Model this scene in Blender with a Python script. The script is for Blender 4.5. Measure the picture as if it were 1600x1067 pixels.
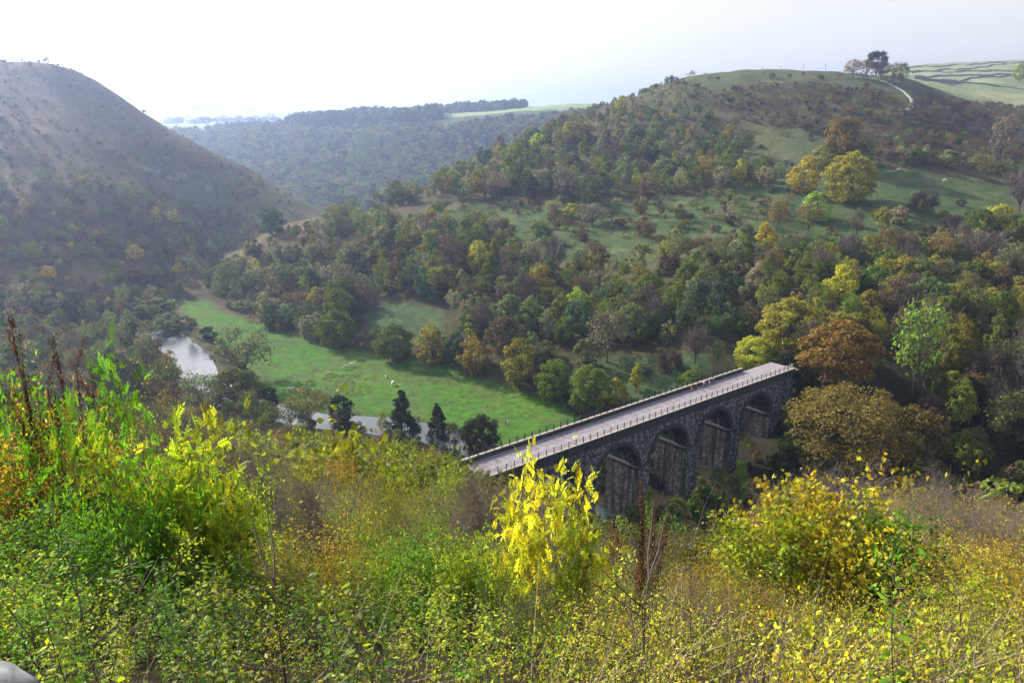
import bpy, bmesh, math, random
import numpy as np
from mathutils import Vector, Matrix

for _o in list(bpy.data.objects):
    bpy.data.objects.remove(_o, do_unlink=True)
scene = bpy.context.scene
C = scene.collection
R = math.radians
rng = np.random.default_rng(7)
random.seed(7)

# ------------------------------------------------------------------ camera, sky, sun, exposure
HAZE_D = 0.00023
PITCH = 15.8
F = 1244.0                                  # focal length in photo pixels (1600 wide)
cd = bpy.data.cameras.new("camera")
cam = bpy.data.objects.new("camera", cd)
C.objects.link(cam)
cam.location = (0, 0, 0)
cam.rotation_euler = (R(90 - PITCH), 0, 0)
cd.sensor_width = 36.0
cd.lens = 36.0 * F / 1600.0
cd.clip_start = 0.1
cd.clip_end = 30000
scene.camera = cam

SUN_AZ = -50.0                              # degrees from +Y towards +X
SUN_EL = 30.0
w = bpy.data.worlds.new("World")
scene.world = w
w.use_nodes = True
nt = w.node_tree
nt.nodes.clear()
sky = nt.nodes.new("ShaderNodeTexSky")
sky.sky_type = 'NISHITA'
sky.sun_disc = False
sky.sun_elevation = R(SUN_EL)
sky.sun_rotation = R(SUN_AZ)
sky.air_density = 1.3
sky.dust_density = 3.0
sky.ozone_density = 1.5
bg1 = nt.nodes.new("ShaderNodeBackground")
bg1.inputs[1].default_value = 0.11
# thin high cloud veil, brighter and smoother towards the horizon
tc = nt.nodes.new("ShaderNodeTexCoord")
mp = nt.nodes.new("ShaderNodeMapping")
mp.inputs['Scale'].default_value = (1.2, 1.2, 5.0)
nz = nt.nodes.new("ShaderNodeTexNoise")
nz.inputs['Scale'].default_value = 2.2
nz.inputs['Detail'].default_value = 6
rp = nt.nodes.new("ShaderNodeValToRGB")
rp.color_ramp.elements[0].position = 0.25
rp.color_ramp.elements[0].color = (0.84, 0.84, 0.84, 1)
rp.color_ramp.elements[1].position = 0.7
rp.color_ramp.elements[1].color = (0.95, 0.95, 0.95, 1)
bg2 = nt.nodes.new("ShaderNodeBackground")
bg2.inputs[0].default_value = (1.0, 0.985, 0.965, 1)
bg2.inputs[1].default_value = 0.52
mx = nt.nodes.new("ShaderNodeMixShader")
wo = nt.nodes.new("ShaderNodeOutputWorld")
L = nt.links.new
L(sky.outputs[0], bg1.inputs[0])
L(tc.outputs['Generated'], mp.inputs[0])
L(mp.outputs[0], nz.inputs['Vector'])
L(nz.outputs[0], rp.inputs[0])
# the veil thins out towards the zenith
sx = nt.nodes.new("ShaderNodeSeparateXYZ")
L(tc.outputs['Generated'], sx.inputs[0])
el = nt.nodes.new("ShaderNodeMapRange")
el.inputs['From Min'].default_value = 0.28
el.inputs['From Max'].default_value = 0.7
el.inputs['To Min'].default_value = 1.0
el.inputs['To Max'].default_value = 0.3
L(sx.outputs[2], el.inputs['Value'])
mu = nt.nodes.new("ShaderNodeMath")
mu.operation = 'MULTIPLY'
L(rp.outputs[0], mu.inputs[0])
L(el.outputs[0], mu.inputs[1])
L(mu.outputs[0], mx.inputs[0])
L(bg1.outputs[0], mx.inputs[1])
L(bg2.outputs[0], mx.inputs[2])
# the sky is far brighter round the hidden sun
nv = nt.nodes.new("ShaderNodeVectorMath")
nv.operation = 'DOT_PRODUCT'
L(tc.outputs['Generated'], nv.inputs[0])
nv.inputs[1].default_value = (math.sin(R(SUN_AZ)) * math.cos(R(SUN_EL)), math.cos(R(SUN_AZ)) * math.cos(R(SUN_EL)), math.sin(R(SUN_EL)))
cl = nt.nodes.new("ShaderNodeMath")
cl.operation = 'MAXIMUM'
cl.inputs[1].default_value = 0
L(nv.outputs['Value'], cl.inputs[0])
pw = nt.nodes.new("ShaderNodeMath")
pw.operation = 'POWER'
pw.inputs[1].default_value = 6
L(cl.outputs[0], pw.inputs[0])
ad = nt.nodes.new("ShaderNodeMath")
ad.operation = 'MULTIPLY_ADD'
ad.inputs[1].default_value = 2.6
ad.inputs[2].default_value = 0.46
L(pw.outputs[0], ad.inputs[0])
L(ad.outputs[0], bg2.inputs[1])
L(mx.outputs[0], wo.inputs[0])

sd = bpy.data.lights.new("sun", 'SUN')
sun = bpy.data.objects.new("sun", sd)
C.objects.link(sun)
sd.energy = 5.0
sd.angle = R(0.6)
sd.color = (1.0, 0.93, 0.80)
_az, _el = R(SUN_AZ), R(SUN_EL)
sdir = Vector((math.sin(_az) * math.cos(_el), math.cos(_az) * math.cos(_el), math.sin(_el)))
sun.rotation_euler = sdir.to_track_quat('Z', 'Y').to_euler()

scene.view_settings.view_transform = 'Standard'
scene.view_settings.look = 'None'
scene.view_settings.gamma = 1.0
scene.view_settings.exposure = 1.2
scene.cycles.use_denoising = True
scene.cycles.use_adaptive_sampling = True
scene.cycles.adaptive_threshold = 0.02
scene.cycles.max_bounces = 5
scene.cycles.diffuse_bounces = 3
scene.cycles.glossy_bounces = 2
scene.cycles.transmission_bounces = 3
scene.cycles.volume_bounces = 0
scene.cycles.caustics_reflective = False
scene.cycles.caustics_refractive = False
scene.cycles.sample_clamp_indirect = 4

# ------------------------------------------------------------------ projection helpers
CP, SP = math.cos(R(PITCH)), math.sin(R(PITCH))

def ray(u, v):
    dx = (u - 800.0) / F
    dn = (v - 533.5) / F
    return dx, CP - dn * SP, -SP - dn * CP

def proj(x, y, z):
    """world -> photo pixel (arrays welcome)"""
    dep = y * CP - z * SP
    dn = -(y * SP + z * CP)
    dep = np.maximum(dep, 1e-3)
    return 800 + F * x / dep, 533.5 + F * dn / dep, dep

def inside(poly, u, v):
    u = np.asarray(u, float); v = np.asarray(v, float)
    res = np.zeros(u.shape, bool)
    n = len(poly)
    for i in range(n):
        x1, y1 = poly[i]; x2, y2 = poly[(i + 1) % n]
        c = (y1 > v) != (y2 > v)
        xi = (x2 - x1) * (v - y1) / ((y2 - y1) if y2 != y1 else 1e-9) + x1
        res ^= c & (u < xi)
    return res

# ------------------------------------------------------------------ value noise
_lat = np.random.default_rng(3).random((256, 256))
def vnoise(x, y):
    xi = np.floor(x).astype(int); yi = np.floor(y).astype(int)
    fx = x - xi; fy = y - yi
    fx = fx * fx * (3 - 2 * fx); fy = fy * fy * (3 - 2 * fy)
    a = _lat[xi & 255, yi & 255]; b = _lat[(xi + 1) & 255, yi & 255]
    c = _lat[xi & 255, (yi + 1) & 255]; d = _lat[(xi + 1) & 255, (yi + 1) & 255]
    return (a * (1 - fx) + b * fx) * (1 - fy) + (c * (1 - fx) + d * fx) * fy - 0.5

def fbm(x, y, o=4):
    s = 0; a = 1.0
    for k in range(o):
        s = s + a * vnoise(x * 2 ** k + 17 * k, y * 2 ** k + 31 * k)
        a *= 0.5
    return s

# ------------------------------------------------------------------ terrain: lines of known height running across the view
FL = -86.0
def kz(u, v, Y):            # terrain seen at pixel (u, v) and lying Y metres ahead
    dx, fy, fz = ray(u, v)
    return (dx * Y / fy / math.sqrt(Y * Y + 900), Y, Y * fz / fy)
def ka(u, Y, z):            # terrain of height z at column u, Y metres ahead
    return ((u - 800) / F / (CP + z / Y * SP * -1 if Y > 200 else 0.97) / math.sqrt(1 + 900.0 / (Y * Y)), Y, z)
def flat(Y, z):
    return [(-3, Y, z), (3, Y, z)]

lines = [
    flat(-400, 8), flat(-30, -0.5), flat(0.6, -1.7),
    [(-3, 4, -2.7), (-.5, 4, -2.9), (-.2, 4, -3.6), (3, 4, -3.7)],
    [(-3, 8, -3.9), (-.5, 8, -4.3), (-.25, 8, -6.1), (3, 8, -6.4)],
    [(-3, 15, -7), (-.5, 15, -7.6), (-.2, 15, -10.2), (3, 15, -10.8)],
    [(-3, 30, -16), (-.4, 30, -16.5), (-.1, 30, -18.4), (3, 30, -20)],
    [(-3, 60, -30), (-.4, 60, -31), (-.1, 60, -33.5), (.05, 60, -36), (3, 60, -38)],
    [(-3, 95, -44), (-.4, 95, -46), (-.1, 95, -49.5), (.03, 95, -54), (.1, 95, -57), (3, 95, -60)],
    [(-3, 150, -64), (-.4, 145, -64), (-.15, 140, -63.5), (-.04, 137, -65.2), (.0, 132, -67), (.06, 122, -69), (.15, 118, -71), (3, 118, -73)],
    [(-3, 260, -84), (-.9, 250, -85), (-.45, 215, -86), (-.1, 180, -86.5), (.02, 165, -87), (.15, 150, -87), (.35, 146, -87), (.6, 146, -86), (3, 150, -80)],
    # back edge of the valley floor
    [(-3, 300, -84), ka(-200, 300, FL), ka(0, 305, FL), ka(150, 330, FL), ka(250, 370, FL), kz(300, 478, 0)[:0] or ka(300, 374, FL), ka(330, 366, FL), ka(430, 330, FL), ka(500, 298, FL),
     ka(600, 276, FL), ka(700, 252, FL), ka(800, 232, FL), ka(900, 216, FL), ka(1000, 206, -85), ka(1100, 196, -84), ka(1180, 186, -83), ka(1300, 178, -82), ka(1600, 180, -80), (3, 180, -74)],
    # lower slope
    [(-3, 340, -70), ka(0, 340, -72), ka(150, 365, -74), ka(250, 392, -82), ka(330, 385, -84), ka(430, 352, -80), ka(500, 330, -78),
     ka(600, 305, -77), ka(700, 285, -76), ka(800, 268, -75), ka(900, 252, -74), ka(1000, 242, -73), ka(1100, 226, -70), (.33, 214, -75), (.365, 207, -65.5), (.415, 202, -63.8), ka(1400, 215, -66), ka(1600, 215, -68), (3, 220, -60)],
    # foot of the pasture
    [(-3, 400, -48), ka(0, 390, -50), ka(150, 410, -54), ka(250, 430, -70), ka(330, 402, -80), kz(420, 428, 385), kz(500, 420, 372), kz(620, 400, 375), kz(700, 400, 362), kz(800, 405, 345),
     kz(950, 418, 325), kz(1100, 390, 330), kz(1250, 400, 325), kz(1400, 425, 300), kz(1600, 450, 275), (3, 275, -40)],
    # top of the pasture
    [(-3, 480, -18), ka(0, 470, -18), ka(150, 480, -24), ka(250, 480, -50), kz(330, 425, 425), kz(400, 385, 420), kz(500, 350, 425), kz(620, 335, 440), kz(700, 328, 440), kz(800, 322, 435),
     kz(950, 315, 430), kz(1100, 300, 430), kz(1250, 270, 440), kz(1400, 268, 430), kz(1600, 295, 420), (3, 420, -10)],
    # crest of the middle hill
    [(-3, 550, 15), ka(0, 540, 12), ka(150, 550, 0), ka(250, 540, -34), kz(330, 432, 455), kz(400, 372, 450), kz(450, 354, 450), kz(500, 342, 455), kz(560, 334, 465), kz(620, 322, 485), kz(650, 308, 500), kz(700, 285, 520),
     kz(750, 262, 540), kz(830, 224, 585), kz(900, 188, 625), kz(950, 168, 650), kz(1000, 150, 670), kz(1050, 131, 690), kz(1080, 121, 700), kz(1150, 113, 710), kz(1250, 112, 715), kz(1330, 114, 720), kz(1420, 122, 735), kz(1500, 160, 735),
     kz(1600, 185, 730), (3, 720, 20)],
    # behind that crest
    [(-3, 585, 26), ka(0, 580, 26), ka(150, 595, 14), ka(250, 590, -20), ka(330, 520, -82), ka(400, 520, -84), ka(500, 540, -85), ka(620, 580, -84), ka(700, 620, -75), ka(830, 680, -50), ka(900, 710, -30), ka(1000, 770, -2), ka(1080, 800, 20),
     ka(1330, 810, 28), kz(1420, 130, 810), kz(1500, 150, 830), kz(1600, 168, 840), (3, 840, 30)],
    # crest of the left hill, its nose running down to the right; fields on the right
    [(-3, 620, 70), kz(-200, 96, 620), kz(0, 95, 640), kz(80, 98, 650), kz(130, 116, 655), kz(180, 147, 660), kz(240, 189, 665), kz(300, 221, 665), kz(400, 271, 665), kz(455, 300, 660), kz(500, 328, 650), ka(560, 650, -86),
     ka(700, 700, -100), ka(900, 800, -90), ka(1000, 860, -40), ka(1200, 900, 0), kz(1385, 119, 950), kz(1450, 128, 950), kz(1500, 140, 950), kz(1600, 150, 950), (3, 950, 50)],
    [(-3, 760, 50), ka(0, 760, 20), ka(130, 770, 0), ka(240, 780, -60), ka(400, 780, -110), ka(560, 800, -120), ka(900, 950, -120), ka(1200, 1050, -30), kz(1385, 115, 1150), kz(1450, 116, 1150), kz(1600, 128, 1150), (3, 1150, 60)],
    [(-3, 1150, -40), ka(240, 1150, -90), ka(700, 1150, -85), ka(900, 1250, -60), ka(1200, 1400, -30), kz(1385, 112, 1450), kz(1440, 106, 1450), kz(1600, 108, 1450), (3, 1450, 90)],
    # brow of the far blue wood / top of the far right fields
    [(-3, 1500, -20), kz(200, 212, 1500), kz(300, 209, 1500), kz(400, 204, 1500), kz(450, 200, 1500), kz(600, 197, 1500), kz(700, 188, 1500), kz(820, 178, 1500), kz(900, 176, 1500), kz(1000, 176, 1500), ka(1200, 1700, -20),
     kz(1385, 111, 1900), kz(1430, 106, 1900), kz(1500, 101, 1900), kz(1600, 97, 1900), (3, 1900, 170)],
    [(-3, 1950, -10), kz(200, 200, 1950), kz(450, 194, 1950), kz(600, 184, 1950), kz(700, 178, 1950), kz(820, 169, 1950), kz(900, 164, 1950), kz(1000, 162, 1950), ka(1200, 2100, -20), ka(1380, 2300, 30), ka(1600, 2300, 100), (3, 2300, 100)],
    [(-3, 3400, -10), kz(200, 192, 3400), kz(450, 188, 3400), kz(900, 184, 3400), ka(1200, 3400, -40), ka(1600, 3400, 0), (3, 3400, 0)],
    [(-3, 5200, 40), kz(200, 173, 5200), kz(320, 170, 5200), kz(450, 173, 5200), kz(650, 176, 5200), kz(900, 178, 5200), ka(1200, 5200, 0), (3, 5200, 0)],
    [(-3, 6500, 0), (3, 6500, 0)],
]
NA, NY = 561, 760
A = np.linspace(-2.2, 2.2, NA)
# more columns in view
A = np.sign(A) * (np.abs(A) / 2.2) ** 1.5 * 2.2
_t = np.linspace(0, 1, NY)
Yg = np.concatenate([np.linspace(-400, 0, 26)[:-1], 0.0 + np.expm1(np.linspace(0, math.log(6500 / 4.0 + 1), NY - 25)) * 4.0])
LY = np.zeros((len(lines), NA)); LZ = np.zeros((len(lines), NA))
for i, ln in enumerate(lines):
    ln = sorted(ln)
    a_ = [p[0] for p in ln]
    LY[i] = np.interp(A, a_, [p[1] for p in ln]); LZ[i] = np.interp(A, a_, [p[2] for p in ln])
_k = np.array([.06, .12, .2, .24, .2, .12, .06]); _k /= _k.sum()
for i in range(len(lines)):
    for M_ in (LY, LZ):
        p = np.pad(M_[i], 3, mode='edge')
        M_[i] = np.convolve(p, _k, mode='valid')

def pchip(x, y, xs):
    h = np.diff(x); d = np.diff(y) / h
    m = np.zeros_like(y)
    for i in range(1, len(x) - 1):
        if d[i - 1] * d[i] > 0:
            w1 = 2 * h[i] + h[i - 1]; w2 = h[i] + 2 * h[i - 1]
            m[i] = (w1 + w2) / (w1 / d[i - 1] + w2 / d[i])
    m[0], m[-1] = d[0], d[-1]
    j = np.clip(np.searchsorted(x, xs) - 1, 0, len(x) - 2)
    t = (xs - x[j]) / h[j]
    t2, t3 = t * t, t * t * t
    return (2 * t3 - 3 * t2 + 1) * y[j] + (t3 - 2 * t2 + t) * h[j] * m[j] + (-2 * t3 + 3 * t2) * y[j + 1] + (t3 - t2) * h[j] * m[j + 1]

H = np.zeros((len(Yg), NA))
for c in range(NA):
    H[:, c] = pchip(LY[:, c], LZ[:, c], Yg)
SQ = np.sqrt(Yg ** 2 + 900)
XG = SQ[:, None] * A[None, :]
YG = np.repeat(Yg[:, None], NA, 1)
rough = np.clip(YG * 0.006, 0.05, 4.0)
rough *= np.clip((H + 84.5) / 8.0, 0.03, 1)
rough *= np.where(YG < 0, 0.2, 1)
# flatten the ground where the viaduct ends land
H += fbm(XG / 45.0, YG / 45.0, 5) * rough
H += fbm(XG / 9.0 + 50, YG / 9.0, 3) * np.clip(rough * 0.35, 0, .7)

WATER = -86.9
rv = [(120, 500, 0), (215, 512, 0), (262, 528, 0), (296, 555, 0), (312, 585, 0), (355, 622, 0), (440, 650, 0), (520, 659, 0), (600, 664, 0), (670, 677, 0), (725, 700, 0), (790, 738, 0), (850, 790, 0), (950, 842, 0), (1120, 868, 0), (1400, 880, 0)]
river = []
for u, v, _ in rv:
    dx, fy, fz = ray(u, v)
    t = WATER / fz
    river.append((dx * t, fy * t))
river = np.array(river)
_rl = [3, 3.5, 5, 6, 4.5, 4, 4, 4.5, 5.0, 4.5, 4, 4, 6, 6, 6, 6]
def river_dist(x, y):
    best = np.full(np.shape(x), 1e9); wb = np.zeros(np.shape(x))
    for i in range(len(river) - 1):
        p, q = river[i], river[i + 1]
        d = q - p; l2 = d @ d
        t = np.clip(((x - p[0]) * d[0] + (y - p[1]) * d[1]) / l2, 0, 1)
        dd = np.hypot(x - p[0] - t * d[0], y - p[1] - t * d[1])
        ww = _rl[i] * (1 - t) + _rl[i + 1] * t
        rel = dd - ww
        m = rel < best
        best = np.where(m, rel, best)
    return best            # metres outside the bank (negative in the water)
RD = river_dist(XG, YG)
carve = np.clip((3.0 - RD - fbm(XG / 6, YG / 6, 2) * 2.0) / 3.5, 0, 1)
sel = (YG > 120) & (YG < 600)
H = np.where(sel, H * (1 - carve) + np.minimum(H, WATER - 0.9) * carve, H)

def height(x, y):
    x = np.asarray(x, float); y = np.asarray(y, float)
    a = x / np.sqrt(y * y + 900)
    j = np.clip(np.searchsorted(A, a) - 1, 0, NA - 2)
    i = np.clip(np.searchsorted(Yg, y) - 1, 0, len(Yg) - 2)
    fa = np.clip((a - A[j]) / (A[j + 1] - A[j]), 0, 1); fy = np.clip((y - Yg[i]) / (Yg[i + 1] - Yg[i]), 0, 1)
    return (H[i, j] * (1 - fa) + H[i, j + 1] * fa) * (1 - fy) + (H[i + 1, j] * (1 - fa) + H[i + 1, j + 1] * fa) * fy

_ts = np.exp(np.linspace(math.log(1.5), math.log(6400), 2600))
def at(u, v, near=2.0):
    """first ground point under photo pixel (u, v) farther than `near` metres"""
    dx, fy, fz = ray(u, v)
    t = _ts[_ts > near]
    g = height(dx * t, fy * t) - fz * t
    k = np.argmax(g > 0)
    if not g[k] > 0:
        k = len(t) - 1
    k0 = max(k - 1, 0)
    f = g[k0] / (g[k0] - g[k]) if g[k0] != g[k] else 0
    tt = t[k0] + (t[k] - t[k0]) * min(max(f, 0), 1)
    x, y = dx * tt, fy * tt
    return x, y, float(height(x, y))

# ------------------------------------------------------------------ mesh and object helpers
def link(o, parent=None):
    C.objects.link(o)
    if parent is not None:
        o.parent = parent
    return o

def raw_mesh(name, verts, faces, mats=(), attrs=None, smooth=False, midx=None):
    """verts (n,3); faces (m,k) int array; attrs {name: (n,) float or (n,3) colour}"""
    verts = np.ascontiguousarray(verts, dtype=np.float32); faces = np.ascontiguousarray(faces, dtype=np.int32)
    me = bpy.data.meshes.new(name)
    m, k = faces.shape
    me.vertices.add(len(verts)); me.vertices.foreach_set('co', verts.ravel())
    me.loops.add(m * k); me.loops.foreach_set('vertex_index', faces.ravel())
    me.polygons.add(m)
    me.polygons.foreach_set('loop_start', np.arange(0, m * k, k, dtype=np.int32))
    me.polygons.foreach_set('loop_total', np.full(m, k, dtype=np.int32))
    if smooth:
        me.polygons.foreach_set('use_smooth', np.ones(m, dtype=bool))
    if midx is not None:
        me.polygons.foreach_set('material_index', np.asarray(midx, dtype=np.int32))
    for mt in mats:
        me.materials.append(mt)
    for an, av in (attrs or {}).items():
        av = np.asarray(av, dtype=np.float32)
        if av.ndim == 1:
            at_ = me.attributes.new(an, 'FLOAT', 'POINT'); at_.data.foreach_set('value', av)
        else:
            c4 = np.ones((len(av), 4), dtype=np.float32); c4[:, :3] = av
            at_ = me.attributes.new(an, 'FLOAT_COLOR', 'POINT'); at_.data.foreach_set('color', c4.ravel())
    me.update(calc_edges=True)
    return me

def tag(o, label=None, cat=None, group=None, kind=None):
    if label: o['label'] = label
    if cat: o['category'] = cat
    if group: o['group'] = group
    if kind: o['kind'] = kind
    return o

def empty(name, loc, rz=0.0):
    o = bpy.data.objects.new(name, None)
    o.location = loc; o.rotation_euler = (0, 0, rz); o.empty_display_size = 0.5
    return link(o)

class MB:
    """collects quads/tris into one mesh"""
    def __init__(s): s.v = []; s.f = []
    def add(s, vs, fs):
        b = len(s.v); s.v += [tuple(p) for p in vs]; s.f += [tuple(i + b for i in f) for f in fs]
    def box(s, lo, hi):
        x0, y0, z0 = lo; x1, y1, z1 = hi
        s.add([(x0, y0, z0), (x1, y0, z0), (x1, y1, z0), (x0, y1, z0), (x0, y0, z1), (x1, y0, z1), (x1, y1, z1), (x0, y1, z1)],
              [(0, 3, 2, 1), (4, 5, 6, 7), (0, 1, 5, 4), (1, 2, 6, 5), (2, 3, 7, 6), (3, 0, 4, 7)])
    def tube(s, pts, rad, n=6, cap=True):
        pts = [Vector(p) for p in pts]
        if not hasattr(rad, '__len__'): rad = [rad] * len(pts)
        b = len(s.v); up = Vector((0.13, 0.31, 0.94))
        for i, p in enumerate(pts):
            d = (pts[min(i + 1, len(pts) - 1)] - pts[max(i - 1, 0)]).normalized()
            u_ = d.cross(up if abs(d.dot(up)) < .95 else Vector((1, 0, 0))).normalized(); v_ = d.cross(u_)
            for k in range(n):
                a = 2 * math.pi * k / n
                s.v.append(tuple(p + (u_ * math.cos(a) + v_ * math.sin(a)) * rad[i]))
        for i in range(len(pts) - 1):
            for k in range(n):
                k2 = (k + 1) % n
                s.f.append((b + i * n + k, b + i * n + k2, b + (i + 1) * n + k2, b + (i + 1) * n + k))
        if cap:
            s.f.append(tuple(b + k for k in range(n))[::-1]); e = b + (len(pts) - 1) * n
            s.f.append(tuple(e + k for k in range(n)))
    def mesh(s, name, mat=None, smooth=False):
        me = bpy.data.meshes.new(name); me.from_pydata(s.v, [], s.f)
        if mat: me.materials.append(mat)
        if smooth:
            for p in me.polygons: p.use_smooth = True
        me.update(); return me
    def build(s, name, mat=None, parent=None, smooth=False):
        return link(bpy.data.objects.new(name, s.mesh(name, mat, smooth)), parent)

# ------------------------------------------------------------------ materials
def newmat(name):
    m = bpy.data.materials.new(name); m.use_nodes = True
    n = m.node_tree; n.nodes.clear()
    return m, n, n.nodes.new, n.links.new

def mixrgb(N, Lk, a, b, fac, mode='MIX'):
    x = N('ShaderNodeMix'); x.data_type = 'RGBA'; x.blend_type = mode
    for sock, val in ((x.inputs[0], fac), (x.inputs[6], a), (x.inputs[7], b)):
        if hasattr(val, 'is_linked') or isinstance(val, bpy.types.NodeSocket): Lk(val, sock)
        elif isinstance(val, (int, float)): sock.default_value = val
        else: sock.default_value = (*val, 1)
    return x.outputs[2]

def noise(N, Lk, scale, detail=3, coord='Object', rough=.55, vec=None):
    t = N('ShaderNodeTexNoise'); t.inputs['Scale'].default_value = scale; t.inputs['Detail'].default_value = detail; t.inputs['Roughness'].default_value = rough
    if vec is None:
        c = N('ShaderNodeTexCoord'); vec = c.outputs[coord]
    Lk(vec, t.inputs['Vector'])
    return t.outputs[0]

def ramp(N, Lk, fac, stops):
    r = N('ShaderNodeValToRGB')
    e = r.color_ramp.elements
    while len(e) < len(stops): e.new(0.5)
    for el, (p, c) in zip(e, stops):
        el.position = p; el.color = (*c, 1) if hasattr(c, '__len__') else (c, c, c, 1)
    Lk(fac, r.inputs[0])
    return r.outputs[0]

def foliage(name, source, transl=0.4, var=0.55, gloss=0.0, hue2=(1.22, 1.03, 0.6), hfac=0.4):
    """leaf material: own tint (object colour or per-leaf attribute) x per-leaf variation"""
    m, n, N, Lk = newmat(name)
    if source == 'object':
        oi = N('ShaderNodeObjectInfo'); base = oi.outputs['Color']
    elif source == 'attr':
        a = N('ShaderNodeAttribute'); a.attribute_name = 'tint'; base = a.outputs['Color']
    else:
        c = N('ShaderNodeRGB'); c.outputs[0].default_value = (*source, 1); base = c.outputs[0]
    v = N('ShaderNodeAttribute'); v.attribute_name = 'rnd'
    g = ramp(N, Lk, v.outputs['Fac'], [(0, (1 - var,) * 3), (1, (1 + var * .9,) * 3)])
    base = mixrgb(N, Lk, base, g, 1.0, 'MULTIPLY')
    # some leaves turned towards yellow-brown
    v2 = N('ShaderNodeMath'); v2.operation = 'FRACT'
    v3 = N('ShaderNodeMath'); v3.operation = 'MULTIPLY'; v3.inputs[1].default_value = 7.31
    Lk(v.outputs['Fac'], v3.inputs[0]); Lk(v3.outputs[0], v2.inputs[0])
    t = ramp(N, Lk, v2.outputs[0], [(0.45, (0, 0, 0)), (0.95, (hfac,) * 3)])
    turned = mixrgb(N, Lk, base, hue2, 1.0, 'MULTIPLY')
    col = mixrgb(N, Lk, base, turned, t)
    d = N('ShaderNodeBsdfDiffuse'); tr = N('ShaderNodeBsdfTranslucent'); mxs = N('ShaderNodeMixShader'); o = N('ShaderNodeOutputMaterial')
    Lk(col, d.inputs[0])
    tcol = mixrgb(N, Lk, col, (1.25, 1.2, 0.55), 1.0, 'MULTIPLY')
    Lk(tcol, tr.inputs[0]); mxs.inputs[0].default_value = transl
    Lk(d.outputs[0], mxs.inputs[1]); Lk(tr.outputs[0], mxs.inputs[2])
    out = mxs.outputs[0]
    if gloss:
        gl = N('ShaderNodeBsdfGlossy'); gl.inputs['Roughness'].default_value = .45; m2 = N('ShaderNodeMixShader'); m2.inputs[0].default_value = gloss
        Lk(out, m2.inputs[1]); Lk(gl.outputs[0], m2.inputs[2]); out = m2.outputs[0]
    Lk(out, o.inputs[0])
    return m

def plain(name, col, rough=.8, nscale=None, namp=.3, bump=0, metal=0, spec=.3):
    m, n, N, Lk = newmat(name)
    p = N('ShaderNodeBsdfPrincipled'); o = N('ShaderNodeOutputMaterial'); Lk(p.outputs[0], o.inputs[0])
    p.inputs['Roughness'].default_value = rough; p.inputs['Metallic'].default_value = metal; p.inputs['Specular IOR Level'].default_value = spec
    if nscale:
        f = noise(N, Lk, nscale, 4)
        c = ramp(N, Lk, f, [(.3, [x * (1 - namp) for x in col]), (.7, [x * (1 + namp) for x in col])])
        Lk(c, p.inputs['Base Color'])
        if bump:
            b = N('ShaderNodeBump'); b.inputs['Strength'].default_value = bump; Lk(f, b.inputs['Height']); Lk(b.outputs[0], p.inputs['Normal'])
    else:
        p.inputs['Base Color'].default_value = (*col, 1)
    return m

M_LEAF = foliage('leaf_far', 'object', transl=.35, var=.45)
M_STUFF = foliage('leaf_mass', 'attr', transl=.35, var=.45)
M_BARK = plain('bark', (.07, .06, .05), .9, 3.0, .4)
M_TWIG = plain('twig', (.11, .085, .075), .9)

# ------------------------------------------------------------------ terrain colours
P_MEADOW = [(275, 470), (320, 462), (350, 490), (420, 510), (480, 530), (560, 545), (640, 560), (720, 578), (800, 598), (860, 620), (905, 652), (860, 680), (780, 700), (700, 690), (620, 664), (520, 655), (430, 640), (380, 610), (370, 560), (340, 530), (300, 500)]
P_PASTURE = [(610, 338), (700, 322), (800, 318), (900, 312), (1000, 312), (1100, 300), (1230, 262), (1380, 262), (1480, 275), (1600, 292), (1600, 380), (1500, 400), (1400, 420), (1250, 400), (1150, 380), (1050, 390), (960, 425), (860, 405), (800, 360), (700, 345)]
P_GLADE1 = [(1170, 195), (1260, 205), (1300, 230), (1270, 270), (1180, 270), (1160, 240)]
P_GLADE2 = [(560, 490), (640, 470), (700, 490), (700, 530), (600, 530)]
P_GLADE3 = [(930, 560), (1100, 550), (1120, 600), (1000, 640), (920, 600)]
P_HILLTOP = [(1060, 112), (1420, 108), (1430, 180), (1380, 185), (1300, 150), (1150, 160), (1070, 145)]
P_RFIELD = [(1400, 90), (1620, 85), (1620, 150), (1560, 152), (1400, 130)]
P_LTOP = [(-60, 80), (130, 95), (250, 180), (330, 240), (260, 240), (150, 180), (60, 150), (-60, 160)]
P_LLOW = [(300, 265), (400, 270), (520, 330), (480, 345), (400, 320), (330, 330), (260, 320)]
U, V, _ = proj(XG, YG, H)
front = YG > 30
tint = np.zeros((*H.shape, 3)) + (.045, .042, .022)
def paint(mask, col, amt=1.0):
    global tint
    a = (mask * amt)[..., None]
    tint = tint * (1 - a) + np.array(col) * a
n1 = fbm(XG / 30, YG / 30, 4); n2 = fbm(XG / 8 + 9, YG / 8, 3)
paint((YG < 70), (.022, .018, .011))
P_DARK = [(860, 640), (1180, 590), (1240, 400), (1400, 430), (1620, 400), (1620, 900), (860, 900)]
paint(front & inside(P_DARK, U, V) & (YG > 80) & (YG < 340), (.02, .019, .012))  # shade below the viaduct and the right-hand woods painted into the ground colour
hill = (YG > 330) & (YG < 760)
paint(hill, (.065, .066, .032))
paint(hill & (XG < -60), (.088, .064, .042), .85)
paint(hill & (n1 > 0.12), (.07, .055, .035), .7)
paint((YG > 700), (.06, .08, .035))
n3 = fbm(XG / 14 + 3, YG / 14, 4)
paint((YG > 300) & (YG < 800) & (n3 > .08), (.045, .04, .028), .55)
paint((YG > 300) & (YG < 800) & (n3 < -.3), (.10, .10, .045), .5)
paint(front & inside(P_LTOP, U, V), (.085, .065, .045), .85)
paint(front & inside(P_LLOW, U, V), (.09, .095, .045), .6)
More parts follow.
